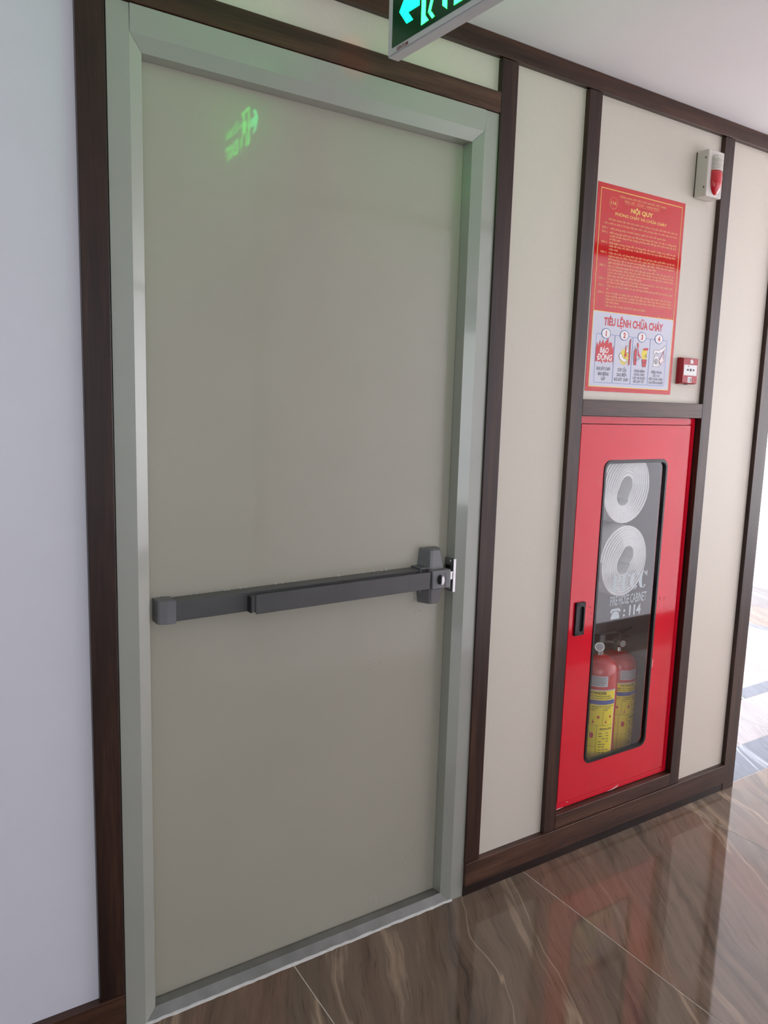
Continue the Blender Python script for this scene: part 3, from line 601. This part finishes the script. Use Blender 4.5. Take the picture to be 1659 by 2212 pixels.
rules = [(0.1225, ['Việc phòng cháy và chữa cháy là nghĩa vụ của mỗi người dân.'], [0.317]),
 (0.1345, ['Mỗi công dân phải tích cực đề phòng không để cháy, nổ xảy ra, đồng thời', 'chuẩn bị sẵn sàng về lực lượng, phương tiện để kịp thời chữa cháy kịp thời', 'và hiệu quả.'], [0.369, 0.369, 0.110]),
 (0.1632, ['Phải thận trọng trong việc sử dụng lửa, các nguồn nhiệt, hóa chất và các', 'chất dễ cháy, nổ, độc hại. Triệt để tuân theo các quy định về phòng cháy', 'chữa cháy.'], [0.369, 0.369, 0.103]),
 (0.1918, ['Cấm câu mắc, sử dụng điện tùy tiện. Sau giờ làm việc phải kiểm tra lại các', 'thiết bị tiêu thụ điện. Chú ý đến đèn, quạt, bếp điện trước khi ra về. Không', 'để hàng hóa, vật tư áp sát vào bóng đèn, dây điện. Phải tuân thủ nghiêm', 'ngặt quy định về kỹ thuật, an toàn trong sử dụng điện.'], [0.3685, 0.3685, 0.3685, 0.284]),
 (0.2295, ['Vật tư, hàng hóa phải được sắp xếp gọn gàng, đảm bảo khoảng cách an', 'toàn phòng cháy, chữa cháy, tạo điều kiện thuận lợi cho việc bảo vệ, kiểm', 'tra và cứu chữa khi cần thiết. Không dùng khóa mở nắp phuy xăng và các', 'chất dung môi dễ cháy bằng sắt, thép.'], [0.3685, 0.3685, 0.3685, 0.216]),
 (0.2666, ['Khi giao nhận hàng, xe không được nổ máy trong kho, nơi chứa nhiều chất', 'dễ cháy và khi đậu phải hướng đầu xe ra ngoài.'], [0.368, 0.252]),
 (0.2862, ['Trên các lối đi lại nhất là ở các lối thoát hiểm không để các chướng ngại', 'vật.'], [0.368, 0.072]),
 (0.3066, ['Đơn vị hoặc cá nhân nào có thành tích phòng cháy chữa cháy sẽ được', 'khen thưởng, người nào vi phạm các điều quy định trên thì tùy trách nhiệm', 'nặng nhẹ mà bị xử lý từ thi hành kỷ luật hành chính đến truy tố theo pháp', 'luật hiện hành.'], [0.368, 0.368, 0.368, 0.122])]
for i, (v, lines, ends) in enumerate(rules):
    ptext(bm, 'Điều %d.' % (i+1), 0.0268, 0.0535, v, 0.0050, 1, 0.020)
    for k, (s, e) in enumerate(zip(lines, ends)): ptext(bm, s, 0.0612, e, v+k*0.0090, 0.0050, 1, 0.020)
ptext(bm, 'Nội quy này có hiệu lực kể từ ngày ban hành.', 0.0622, 0.2450, 0.3438, 0.0050, 1, 0.020)
ptext(bm, 'Ngày   tháng   năm 20', 0.3045, 0.3745, 0.3570, 0.0030)
link_mesh('rules_text', bm, PSALM, po)
bm = bmesh.new(); ptext(bm, 'TIÊU LỆNH CHỮA CHÁY', 0.0620, 0.3355, 0.3900, 0.0215, 2, 0.035); link_mesh('red_heading', bm, PINK, po)
cols = [0.0745, 0.1565, 0.2385, 0.3205]; bx_ = [0.0335, 0.1155, 0.1975, 0.2795, 0.3615]; steps = []
for c, n_, a, b in zip(cols, '1234', bx_, bx_[1:]):
    bm = bmesh.new(); pline(bm, [(x, z) for x, z in rrect(a+0.0004, b-0.0004, 0.4280, 0.5720, 0.004, 3)], 0.0012, 2, True); st_ = link_mesh('step_panel', bm, PBLUE, po); steps.append(st_)
    bm = bmesh.new(); ppoly(bm, [(c+0.0185*math.cos(i*math.pi/12), 0.4255+0.0140*math.sin(i*math.pi/12)) for i in range(24)], 5); link_mesh('number_disc', bm, PPALE, st_)
    bm = bmesh.new(); pline(bm, [(c+0.0190*math.cos(i*math.pi/12), 0.4255+0.0145*math.sin(i*math.pi/12)) for i in range(24)], 0.0016, 6, True); link_mesh('number_ring', bm, PBLUE, st_)
    bm = bmesh.new(); pcent(bm, n_, c, 0.4255, 0.0150, 7, 0.9, 0.035); link_mesh('numeral', bm, PINK, st_)
def pic(k, name, pts, material, lvl, outline=None):
    bm = bmesh.new(); ppoly(bm, pts, lvl); o = link_mesh(name, bm, material, steps[k])
    if outline: pen(k, name+'_outline', [list(pts)+[pts[0]]], lvl+1)
    return o
def pen(k, name, lines, lvl=5, w=0.0009, material=None):
    bm = bmesh.new()
    for q in lines: pline(bm, q, w, lvl)
    o = link_mesh(name, bm, material or PBLK, steps[k]); o['kind'] = 'stuff'; return o
# step 1: alarm flames
pic(0, 'flames', [(0.0345, 0.512), (0.0345, 0.470), (0.0385, 0.452), (0.044, 0.464), (0.050, 0.446), (0.056, 0.458), (0.0635, 0.443), (0.0680, 0.456), (0.0780, 0.4465), (0.0865, 0.4365), (0.0885, 0.455), (0.0965, 0.4490), (0.1040, 0.4530), (0.1050, 0.470), (0.1125, 0.459), (0.1130, 0.5110), (0.106, 0.5055), (0.099, 0.5105), (0.089, 0.5060), (0.080, 0.5120), (0.071, 0.5070), (0.064, 0.5150), (0.057, 0.5070), (0.050, 0.5110), (0.043, 0.5065)], PINK, 3)
bm = bmesh.new(); ptext(bm, 'BÁO', 0.0520, 0.0905, 0.4750, 0.0150, 4, 0.03, 0.15); ptext(bm, 'DỘNG', 0.0430, 0.1080, 0.4960, 0.0170, 4, 0.03, 0.15); ppoly(bm, [(0.0405, 0.4950), (0.0520, 0.4950), (0.0515, 0.4975), (0.0400, 0.4975)], 5); link_mesh('alarm_words', bm, PPALE, steps[0])
# step 2: hand pulling the power switch in front of a yellow burst
burst = []
for i in range(48):
    a = i*2*math.pi/48; r = 0.0235 if i % 2 else 0.0175; burst.append((0.1620+r*math.cos(a), 0.4900+r*1.15*math.sin(a)))
pic(1, 'burst', burst, PYEL, 2)
pic(1, 'hand', [(0.1380, 0.4880), (0.1420, 0.4820), (0.1480, 0.4800), (0.1560, 0.4920), (0.1660, 0.4960), (0.1730, 0.4960), (0.1750, 0.5020), (0.1700, 0.5070), (0.1560, 0.5040), (0.1440, 0.4980)], PPALE, 4, True)
pic(1, 'switch_box', [(0.1680, 0.4560), (0.1810, 0.4560), (0.1810, 0.4760), (0.1680, 0.4760)], PPALE, 3, True)
pic(1, 'switch_board', [(0.1820, 0.4400), (0.1885, 0.4330), (0.1895, 0.5120), (0.1830, 0.5150)], PINK, 3, True)
pic(1, 'down_arrow', [(0.1660, 0.4560), (0.1690, 0.4560), (0.1695, 0.4800), (0.1735, 0.4810), (0.1670, 0.4935), (0.1610, 0.4830), (0.1650, 0.4815)], PINK, 6)
pen(1, 'switch_lines', [[(0.1700, 0.4700), (0.1800, 0.4600)], [(0.1690, 0.4640), (0.1760, 0.4570)], [(0.1740, 0.4760), (0.1740, 0.4880), (0.1810, 0.4880)]])
# step 3: extinguisher, shovel, sand and bucket
pic(2, 'extinguisher_picture', [(0.2075, 0.4680), (0.2125, 0.4610), (0.2190, 0.4640), (0.2200, 0.5120), (0.2080, 0.5120)], PINK, 3, True)
pic(2, 'shovel', [(0.2190, 0.4440), (0.2230, 0.4430), (0.2260, 0.4520), (0.2250, 0.4620), (0.2300, 0.4760), (0.2420, 0.4900), (0.2250, 0.4830), (0.2240, 0.4660), (0.2180, 0.4490)], PINK, 5)
pic(2, 'sand', [(0.2420, 0.4750), (0.2450, 0.4640), (0.2550, 0.4590), (0.2650, 0.4620), (0.2690, 0.4720), (0.2660, 0.4830), (0.2680, 0.4920), (0.2470, 0.4920)], PYEL, 2)
pic(2, 'bucket', [(0.2450, 0.4930), (0.2680, 0.4930), (0.2650, 0.5160), (0.2500, 0.5160)], PINK, 4, True)
pic(2, 'lid', [(0.2480, 0.4590), (0.2720, 0.4560), (0.2720, 0.4640), (0.2500, 0.4650)], PINK, 4)
pen(2, 'hose_lines', [[(0.2020, 0.4640), (0.2080, 0.4560), (0.2150, 0.4580), (0.2120, 0.4620)], [(0.2060, 0.4680), (0.2030, 0.4900), (0.2060, 0.5010), (0.2180, 0.4990), (0.2340, 0.4920)], [(0.2100, 0.4960), (0.2360, 0.4890)], [(0.2460, 0.4980), (0.2570, 0.5040), (0.2670, 0.4970)], [(0.2580, 0.4820), (0.2640, 0.4780), (0.2690, 0.4830), (0.2630, 0.4860), (0.2580, 0.4820)], [(0.2640, 0.4780), (0.2680, 0.4720)]], 6)
# step 4: hand lifting a telephone
pic(3, 'receiver_hand', [(0.3400, 0.4540), (0.3560, 0.4440), (0.3600, 0.4500), (0.3440, 0.4640), (0.3220, 0.4720), (0.3120, 0.4680), (0.3060, 0.4730), (0.3000, 0.4720), (0.2990, 0.4650), (0.3040, 0.4600), (0.3220, 0.4610)], PPALE, 3, True)
pic(3, 'telephone', [(0.3030, 0.4880), (0.3070, 0.4790), (0.3180, 0.4770), (0.3260, 0.4820), (0.3300, 0.5120), (0.3010, 0.5120)], PPALE, 3, True)
pen(3, 'dial_lines', [[(0.3140+0.0075*math.cos(i*0.5236), 0.4960+0.0085*math.sin(i*0.5236)) for i in range(13)], [(0.3140+0.0035*math.cos(i*0.7854), 0.4960+0.0040*math.sin(i*0.7854)) for i in range(9)], [(0.3440, 0.4640), (0.3500, 0.4720), (0.3540, 0.4820)]]+[[(0.3140+0.0055*math.cos(i*0.6283), 0.4960+0.0062*math.sin(i*0.6283)), (0.3140+0.0070*math.cos(i*0.6283), 0.4960+0.0078*math.sin(i*0.6283))] for i in range(10)], 5, 0.0012)
pic(3, 'red_arrow', [(0.3480, 0.4620), (0.3440, 0.4800), (0.3540, 0.4920), (0.3420, 0.4980), (0.3400, 0.5060), (0.3270, 0.4920), (0.3330, 0.4880)], PPALE, 5)
pen(3, 'red_arrow_outline', [[(0.3480, 0.4620), (0.3440, 0.4800), (0.3540, 0.4920), (0.3420, 0.4980), (0.3400, 0.5060), (0.3270, 0.4920), (0.3330, 0.4880), (0.3480, 0.4620)]], 6, 0.0013, PINK)
for k, rows, vs, cap in ((0, [('KHI XẢY CHÁY', 0.0615), ('BÁO ĐỘNG', 0.0460), ('GẤP', 0.0180)], [0.5302, 0.5455, 0.5602], 0.0092), (1, [('CÚP CẦU', 0.0400), ('DAO ĐIỆN', 0.0430), ('NƠI XẢY  CHÁY', 0.0660)], [0.5302, 0.5450, 0.5595], 0.0092),
    (2, [('DÙNG BÌNH', 0.0500), ('CHỮA CHÁY', 0.0520), ('CÁT VÀ NƯỚC', 0.0600), ('ĐỂ DẬP TẮT', 0.0520)], [0.5300, 0.5408, 0.5518, 0.5630], 0.0072), (3, [('ĐIỆN THOẠI', 0.0500), ('SỐ 114', 0.0310), ('ĐỘI CHỮA CHÁY', 0.0690), ('CHUYÊN NGHIỆP', 0.0710)], [0.5300, 0.5408, 0.5518, 0.5630], 0.0072)):
    bm = bmesh.new()
    for (s_, w), v in zip(rows, vs): pcent(bm, s_, cols[k], v, cap, 2, width=w, bold=0.025)
    link_mesh('caption', bm, PBLK, steps[k])

# ================================================================== FIRE HOSE CABINET
KX0, KX1, KZ0, KZ1, KY = 1.409, 1.9825, 0.1555, 1.4315, 0.021
ca = thing('fire_hose_cabinet', 'red recessed fire hose cabinet with a glazed door', 'cabinet', ((KX0+KX1)/2, 0.14, KZ0))
bm = bmesh.new()
bbox(bm, KX0+0.012, KX0+0.014, 0.045, 0.26, KZ0+0.012, KZ1-0.012); bbox(bm, KX1-0.014, KX1-0.012, 0.045, 0.26, KZ0+0.012, KZ1-0.012)
bbox(bm, KX0+0.012, KX1-0.012, 0.258, 0.26, KZ0+0.012, KZ1-0.012); bbox(bm, KX0+0.012, KX1-0.012, 0.045, 0.26, KZ0+0.010, KZ0+0.012); bbox(bm, KX0+0.012, KX1-0.012, 0.045, 0.26, KZ1-0.014, KZ1-0.012)
link_mesh('inner_box', bm, REDIN, ca)
fx, fz = 0.0200, 0.0225
ring_o = [(KX0, KZ0), (KX1, KZ0), (KX1, KZ1), (KX0, KZ1)]; ring_i = [(KX0+fx, KZ0+fz), (KX1-fx, KZ0+fz), (KX1-fx, KZ1-fz), (KX0+fx, KZ1-fz)]
bm = ring_plate(bmesh.new(), ring_o, ring_i, KY, 0.046); bmesh.ops.bevel(bm, geom=[e for e in bm.edges if all(abs(v.co.y-KY) < 1e-5 for v in e.verts)], offset=0.003, segments=2, affect='EDGES')
link_mesh('outer_frame', bm, RED, ca)
# door with rounded window hole
g = 0.0022; A0, A1, B0, B1 = KX0+fx+g, KX1-fx-g, KZ0+fz+g, KZ1-fz-g
GX0, GX1, GZ0, GZ1 = 1.5415, 1.8515, 0.2860, 1.2960
def ray_rect(cx, cz, px, pz):
    dx, dz = px-cx, pz-cz; t = min([((A1 if dx > 0 else A0)-cx)/dx if abs(dx) > 1e-9 else 9e9, ((B1 if dz > 0 else B0)-cz)/dz if abs(dz) > 1e-9 else 9e9]); return (cx+dx*t, cz+dz*t)
hole = rrect(GX0+0.004, GX1-0.004, GZ0+0.004, GZ1-0.004, 0.026, 7)
outer = []
n = len(hole)
for i, (x, z) in enumerate(hole):
    q = i//8; k = i % 8; cor = [(A1, B1), (A0, B1), (A0, B0), (A1, B0)][q]
    hx, hz = (x, z)
    # first half of each corner arc goes to the vertical side, second half to the horizontal side
    if q in (0, 2): outer.append((cor[0], z) if k < 4 else (x, cor[1]))
    else: outer.append((x, cor[1]) if k < 4 else (cor[0], z))
# insert the four true corners
O2, H2 = [], []
for i in range(n):
    O2.append(outer[i]); H2.append(hole[i])
    if i % 8 == 3:
        q = i//8; O2.append([(A1, B1), (A0, B1), (A0, B0), (A1, B0)][q]); j = i+1; H2.append(((hole[i][0]+hole[j][0])/2, (hole[i][1]+hole[j][1])/2))
dr = link_mesh('cabinet_door', ring_plate(bmesh.new(), O2, H2, KY-0.0005, KY+0.019), RED, ca, label='red enamel door')
bm = bmesh.new(); path = rrect(GX0+0.0055, GX1-0.0055, GZ0+0.0055, GZ1-0.0055, 0.026, 7)
ring_plate(bm, rrect(GX0, GX1, GZ0, GZ1, 0.030, 7), rrect(GX0+0.0115, GX1-0.0115, GZ0+0.0115, GZ1-0.0115, 0.020, 7), KY-0.003, KY+0.010)
bmesh.ops.bevel(bm, geom=[e for e in bm.edges if all(abs(v.co.y-(KY-0.003)) < 1e-5 for v in e.verts)], offset=0.0018, segments=2, affect='EDGES')
link_mesh('window_gasket', bm, BLACK, dr)
YG = KY+0.0045
pane = link_mesh('glass_pane', xz_plate(bmesh.new(), rrect(GX0+0.010, GX1-0.010, GZ0+0.010, GZ1-0.010, 0.020, 6), YG, YG+0.0040), GLASS, dr)
# recessed pull
bm = bmesh.new(); ring_plate(bm, rrect(1.4525, 1.4955, 0.7405, 0.8485, 0.003, 3), rrect(1.4720, 1.4870, 0.7535, 0.8345, 0.007, 3), KY-0.0075, KY-0.0004)
bmesh.ops.bevel(bm, geom=[e for e in bm.edges if all(abs(v.co.y-(KY-0.0075)) < 1e-5 for v in e.verts)], offset=0.0015, segments=2, affect='EDGES')
link_mesh('pull_handle', bm, BLACK, dr, label='black recessed pull handle')
box('handle_slot', 1.4700, 1.4890, KY-0.002, KY-0.0006, 0.7515, 0.8365, DARK, dr)
# white lettering on the glass
WL = mat('white_glass_lettering', srgb(196, 206, 210), 0.5, var=0.01)
bm = bmesh.new(); gp = lambda u, v: (u, YG-0.0004, v)
def gpoly(pts): bm.faces.new([bm.verts.new(gp(u, v)) for u, v in pts])
for xl in (1.6700, 1.7125, 1.7550):      # stencil C three times
    cx_, zc, rx_, h = xl+0.0215, 0.8905, 0.0215, 0.0300
    for a0, a1 in ((38, 96), (106, 254), (264, 318)):
        P_o = [(cx_+rx_*math.cos(math.radians(a0+(a1-a0)*k/10)), zc+h*math.sin(math.radians(a0+(a1-a0)*k/10))) for k in range(11)]
        P_i = [(cx_+0.003+rx_*0.36*math.cos(math.radians(a0+(a1-a0)*k/10)), zc+h*0.84*math.sin(math.radians(a0+(a1-a0)*k/10))) for k in range(11)]
        for k in range(10): gpoly([P_o[k], P_o[k+1], P_i[k+1], P_i[k]])
    gpoly([(cx_+rx_*0.70, zc+h), (cx_+rx_, zc+h), (cx_+rx_*0.92, zc+h*0.30), (cx_+rx_*0.70, zc+h*0.50)])
gpoly([(1.6300, 0.8640), (1.6440, 0.8640), (1.6440, 0.9180), (1.6300, 0.9180)])
P_o = []; P_i = []
for k in range(9):
    a = math.radians(-80+160*k/8); P_o.append((1.6475+0.0200*math.cos(a), 0.9040+0.0145*math.sin(a))); P_i.append((1.6475+0.0090*math.cos(a), 0.9040+0.0085*math.sin(a)))
gpoly(P_o+P_i[::-1])
text_into(bm, 'FIRE HOSE CABINET', 1.6210, 1.8010, 0.8160, 0.0305, gp, bold=0.012)
text_into(bm, ': 114', 1.6895, 1.7770, 0.7735, 0.0315, gp, bold=0.04)
gpoly([(1.6290, 0.7760), (1.6350, 0.7900), (1.6420, 0.7945), (1.6580, 0.7945), (1.6650, 0.7900), (1.6710, 0.7760), (1.6710, 0.7690), (1.6290, 0.7690)])
gpoly([(1.6260, 0.7900), (1.6260, 0.7990), (1.6340, 0.8040), (1.6660, 0.8040), (1.6740, 0.7990), (1.6740, 0.7900), (1.6665, 0.7915), (1.6640, 0.7965), (1.6360, 0.7965), (1.6335, 0.7915)])
link_mesh('glass_lettering', bm, WL, dr)
# little chips in the paint
CHIP = mat('chipped_paint', srgb(226, 190, 184), 0.6, var=0.05); SCUFF = mat('dark_scuff', srgb(90, 14, 22), 0.6, var=0.05)
bm = bmesh.new()
xz_plate(bm, [(1.672, 0.1575), (1.690, 0.1600), (1.716, 0.1655), (1.728, 0.1680), (1.722, 0.1625), (1.700, 0.1580)], KY-0.0008, KY+0.0005)
xz_plate(bm, [(1.412, 0.1570), (1.440, 0.1600), (1.462, 0.1580), (1.440, 0.1570)], KY-0.0008, KY+0.0005); xz_plate(bm, [(1.473, 0.1740), (1.480, 0.1700), (1.4815, 0.1710), (1.475, 0.1745)], KY-0.0008, KY+0.0005)
xz_plate(bm, [(1.8535, 0.568), (1.8570, 0.575), (1.8575, 0.600), (1.8550, 0.598)], KY-0.0012, KY)
link_mesh('paint_chips', bm, CHIP, ca)['kind'] = 'stuff'
bm = bmesh.new(); rr = random.Random(5)
for cx, cz, nn, sp_ in ((1.862, 0.800, 5, 0.010), (1.892, 0.795, 4, 0.008), (1.520, 0.800, 8, 0.012)):
    for i in range(nn):
        x = cx+sp_*(rr.random()-0.5); z = cz+5*sp_*(rr.random()-0.5); l_ = 0.002+0.003*rr.random()
        xz_plate(bm, [(x, z), (x+0.0012, z+0.0005), (x+0.0012+l_*0.5, z+l_), (x+l_*0.4, z+l_)], KY-0.0010, KY)
link_mesh('scuff_marks', bm, SCUFF, ca)['kind'] = 'stuff'
# brass rack inside
RACK = mat('tan_rack', srgb(206, 178, 128), 0.45, var=0.05)
bm = bmesh.new(); pts = [(1.612+0.010*math.sin((z-0.85)*2*math.pi/0.055), z) for z in [0.85+i*0.006 for i in range(78)]]
lo = [(x, z) for x, z in pts]; xz_plate(bm, lo+[(x+0.012, z) for x, z in reversed(lo)], 0.118, 0.124); link_mesh('hose_rack', bm, RACK, ca, label='tan wavy hose rack')

# ---- hose rolls
HOSE = mat('white_hose_canvas', srgb(226, 228, 228), 0.7, var=0.04, vscale=90, bump=0.4, bscale=700)
def hose_roll(cx, cz, rx, rz, turns, ph, tilt, shift, label):
    bm = bmesh.new(); y0, y1 = 0.052, 0.112; n = int(turns*44); prev = None; th = 0.0090; r_in = 0.038
    for i in range(n+1):
        t = i/n; a = ph+t*turns*2*math.pi; k = r_in+(1.0*rx-r_in-th/2)*t
        q_ = 1-t; el = 1+0.26*q_*math.cos(2*(a-tilt)); ox, oz = 0.010*q_*math.cos(shift), 0.012*q_*math.sin(shift)
        def P(r, y): return (cx+ox+r*el*math.cos(a), y, cz+oz+r*el*(rz/rx)*math.sin(a))
        ring = [bm.verts.new(P(k-th/2+0.0007, y0+0.0016)), bm.verts.new(P(k, y0)), bm.verts.new(P(k+th/2-0.0007, y0+0.0016)), bm.verts.new(P(k+th/2, y1)), bm.verts.new(P(k-th/2, y1))]
        if prev:
            for q in range(5): bm.faces.new((prev[q], prev[(q+1) % 5], ring[(q+1) % 5], ring[q]))
        else: bm.faces.new(ring)
        prev = ring
    bm.faces.new(prev[::-1])
    o = link_mesh('hose_roll', bm, HOSE); o['label'] = label; o['category'] = 'fire hose'; o['group'] = 'rolled hoses in the cabinet'
    return o
hose_roll(1.694, 1.2015, 0.119, 0.1235, 8.6, 5.2, 1.15, -2.2, 'upper rolled white fire hose inside the red cabinet')
hose_roll(1.708, 0.9515, 0.117, 0.1245, 8.6, 5.6, 0.95, 0.6, 'lower rolled white fire hose behind the cabinet lettering')

# ---- extinguishers
EXR = mat('extinguisher_red', srgb(196, 34, 36), 0.25, coat=0.4, coat_rough=0.1, var=0.03, vscale=20)
YEL = mat('label_yellow', srgb(248, 228, 40), 0.4, var=0.02); LWH = mat('label_white', srgb(206, 208, 214), 0.4, var=0.02)
LBL = mat('label_blue', srgb(66, 84, 158), 0.4, var=0.02); LIK = mat('label_ink', srgb(44, 40, 26), 0.5, var=0.05); LRD = mat('label_red', srgb(200, 60, 40), 0.5, var=0.05)
def extinguisher(cx, cy, face, hf, label):
    zb = KZ0+0.012; R = 0.070; zz = lambda z: zb+(z-zb)*hf      # hf: overall height factor
    t = thing('fire_extinguisher', label, 'extinguisher', (cx, cy, zb), 'fire extinguishers in the cabinet')
    prof = [(0.050, zb), (0.066, zb+0.004), (R, zb+0.014)]+[(r, zz(z)) for r, z in ((R, 0.562), (0.0685, 0.577), (0.063, 0.591), (0.053, 0.603), (0.038, 0.612), (0.022, 0.618), (0.018, 0.620))]
    link_mesh('cylinder', lathe(bmesh.new(), prof, cx, cy, 48), EXR, t, smooth=True)
    link_mesh('neck', lathe(bmesh.new(), [(r, zz(z)) for r, z in ((0.019, 0.618), (0.019, 0.634), (0.014, 0.636), (0.014, 0.652))], cx, cy, 20), CHROME, t)
    fd = Vector((math.cos(face), math.sin(face), 0)); sd = Vector((-fd.y, fd.x, 0))
    def cyl(s, z, lift):   # s to the viewer's right
        a = face+s/R; return (cx+(R+lift)*math.cos(a), cy+(R+lift)*math.sin(a), zz(z))
    def patch(bm, s0, s1, z0, z1, lift):
        k = max(1, int(abs(s1-s0)/0.004)); va = [bm.verts.new(cyl(s0+(s1-s0)*i/k, z0, lift)) for i in range(k+1)]; vb = [bm.verts.new(cyl(s0+(s1-s0)*i/k, z1, lift)) for i in range(k+1)]
        for i in range(k): bm.faces.new((va[i], va[i+1], vb[i+1], vb[i]))
    bm = bmesh.new(); patch(bm, -0.070, 0.070, 0.236, 0.514, 0.0004); lb = link_mesh('label', bm, LWH, t)
    bm = bmesh.new(); patch(bm, -0.034, 0.032, 0.525, 0.562, 0.0004); link_mesh('inspection_sticker', bm, LWH, t)
    bm = bmesh.new(); patch(bm, -0.0665, 0.0665, 0.2395, 0.4620, 0.0008); link_mesh('yellow_field', bm, YEL, lb)
    bm = bmesh.new(); patch(bm, -0.0665, 0.0665, 0.4780, 0.5105, 0.0008); link_mesh('yellow_heading', bm, YEL, lb)
    bm = bmesh.new(); patch(bm, -0.0665, 0.0665, 0.4625, 0.4775, 0.0008); link_mesh('blue_band', bm, LBL, lb)
    bm = bmesh.new(); put = lambda u, v: cyl(u, v, 0.0011)
    text_into(bm, 'POWDER', -0.030, 0.030, 0.4985, 0.0092, put, bold=0.03); text_into(bm, 'FIRE EXTINGUISHER', -0.046, 0.046, 0.4890, 0.0055, put, bold=0.012); text_into(bm, 'STORED PRESSURE DRY POWDER', -0.054, 0.054, 0.4820, 0.0040, put, bold=0.01)
    for s in (-0.022, 0.022): patch(bm, s-0.0004, s+0.0004, 0.388, 0.462, 0.0011)
    patch(bm, -0.0665, 0.0665, 0.3876, 0.3884, 0.0011); patch(bm, 0.0036, 0.0044, 0.2395, 0.388, 0.0011); patch(bm, -0.0304, -0.0296, 0.2395, 0.388, 0.0011); patch(bm, -0.0665, 0.004, 0.3116, 0.3124, 0.0011)
    text_into(bm, 'SPECIFICATION', 0.0130, 0.0600, 0.3720, 0.0062, put, bold=0.025)
    rr = random.Random(9)
    for i in range(11):
        z = 0.361-i*0.0098; 
        for w0 in ([0.011, 0.024, 0.038]):
            if rr.random() > 0.15: patch(bm, w0, w0+0.009+0.003*rr.random(), z-0.0022, z, 0.0011)
    for s0 in (-0.0630, -0.0190, 0.0250):
        for i in range(3): patch(bm, s0, s0+0.036-0.011*i, 0.4545-0.0065*i, 0.4563-0.0065*i, 0.0011)
        patch(bm, s0+0.010, s0+0.0108, 0.405, 0.412, 0.0011)
    for i in range(8): patch(bm, -0.031, 0.029-0.010*rr.random(), 0.5585-0.0040*i-0.0012, 0.5585-0.0040*i, 0.0009)
    link_mesh('label_print', bm, LIK, lb)['kind'] = 'stuff'
    bm = bmesh.new()
    for s0 in (-0.044, 0.000, 0.044):
        pts = [bm.verts.new(cyl(s0+0.006+0.0045*math.cos(k*0.785), 0.4180+0.0055*math.sin(k*0.785), 0.0012)) for k in range(8)]; bm.faces.new(pts)
        pts = [bm.verts.new(cyl(*q, 0.0012)) for q in ((s0-0.014, 0.396), (s0-0.007, 0.396), (s0-0.0085, 0.403), (s0-0.011, 0.407), (s0-0.0125, 0.402))]; bm.faces.new(pts)
    for s0, z0 in ((-0.013, 0.352), (-0.048, 0.352), (-0.048, 0.275)):
        pts = [bm.verts.new(cyl(s0+0.007*math.cos(k*0.785), z0+0.010*math.sin(k*0.785)*(1+0.4*(k % 2)), 0.0012)) for k in range(8)]; bm.faces.new(pts)
    link_mesh('label_pictograms', bm, LRD, lb)['kind'] = 'stuff'
    # gauge and valve lever
    gc = Vector((cx, cy, zz(0.650)))+fd*0.024
    bm = bmesh.new()
    def disc(r, d): return [tuple(gc+fd*d+sd*(r*math.cos(k*math.pi/10))+Vector((0, 0, r*math.sin(k*math.pi/10)))) for k in range(20)]
    hexa(bm, disc(0.0165, -0.012), disc(0.0165, 0.0)); link_mesh('pressure_gauge', bm, CHROME, t)
    bm = bmesh.new(); hexa(bm, disc(0.013, 0.0), disc(0.0125, 0.0006)); link_mesh('gauge_dial', bm, LWH, t)
    bm = bmesh.new(); top = Vector((cx, cy, zz(0.664)))
    for dz, l_ in ((0.0, 0.085), (0.022, 0.095)):
        p0 = top+Vector((0, 0, dz)); tube(bm, [p0-sd*0.012, p0+sd*0.02+Vector((0, 0, dz*0.3)), p0+sd*l_*0.55+Vector((0, 0, dz*0.6))], 0.0055, 8)
    bbox(bm, cx-0.014, cx+0.014, cy-0.014, cy+0.014, zz(0.6525), zz(0.690), 0.003); link_mesh('valve_lever', bm, BARM, t)
    return t
extinguisher(1.684, 0.112, math.atan2(-0.631, -0.776)+0.14, 1.0, 'front red powder extinguisher with bright yellow label in cabinet')
extinguisher(1.843, 0.160, math.atan2(-0.611, -0.791)+0.72, 0.945, 'rear red powder extinguisher at the right inside the cabinet')
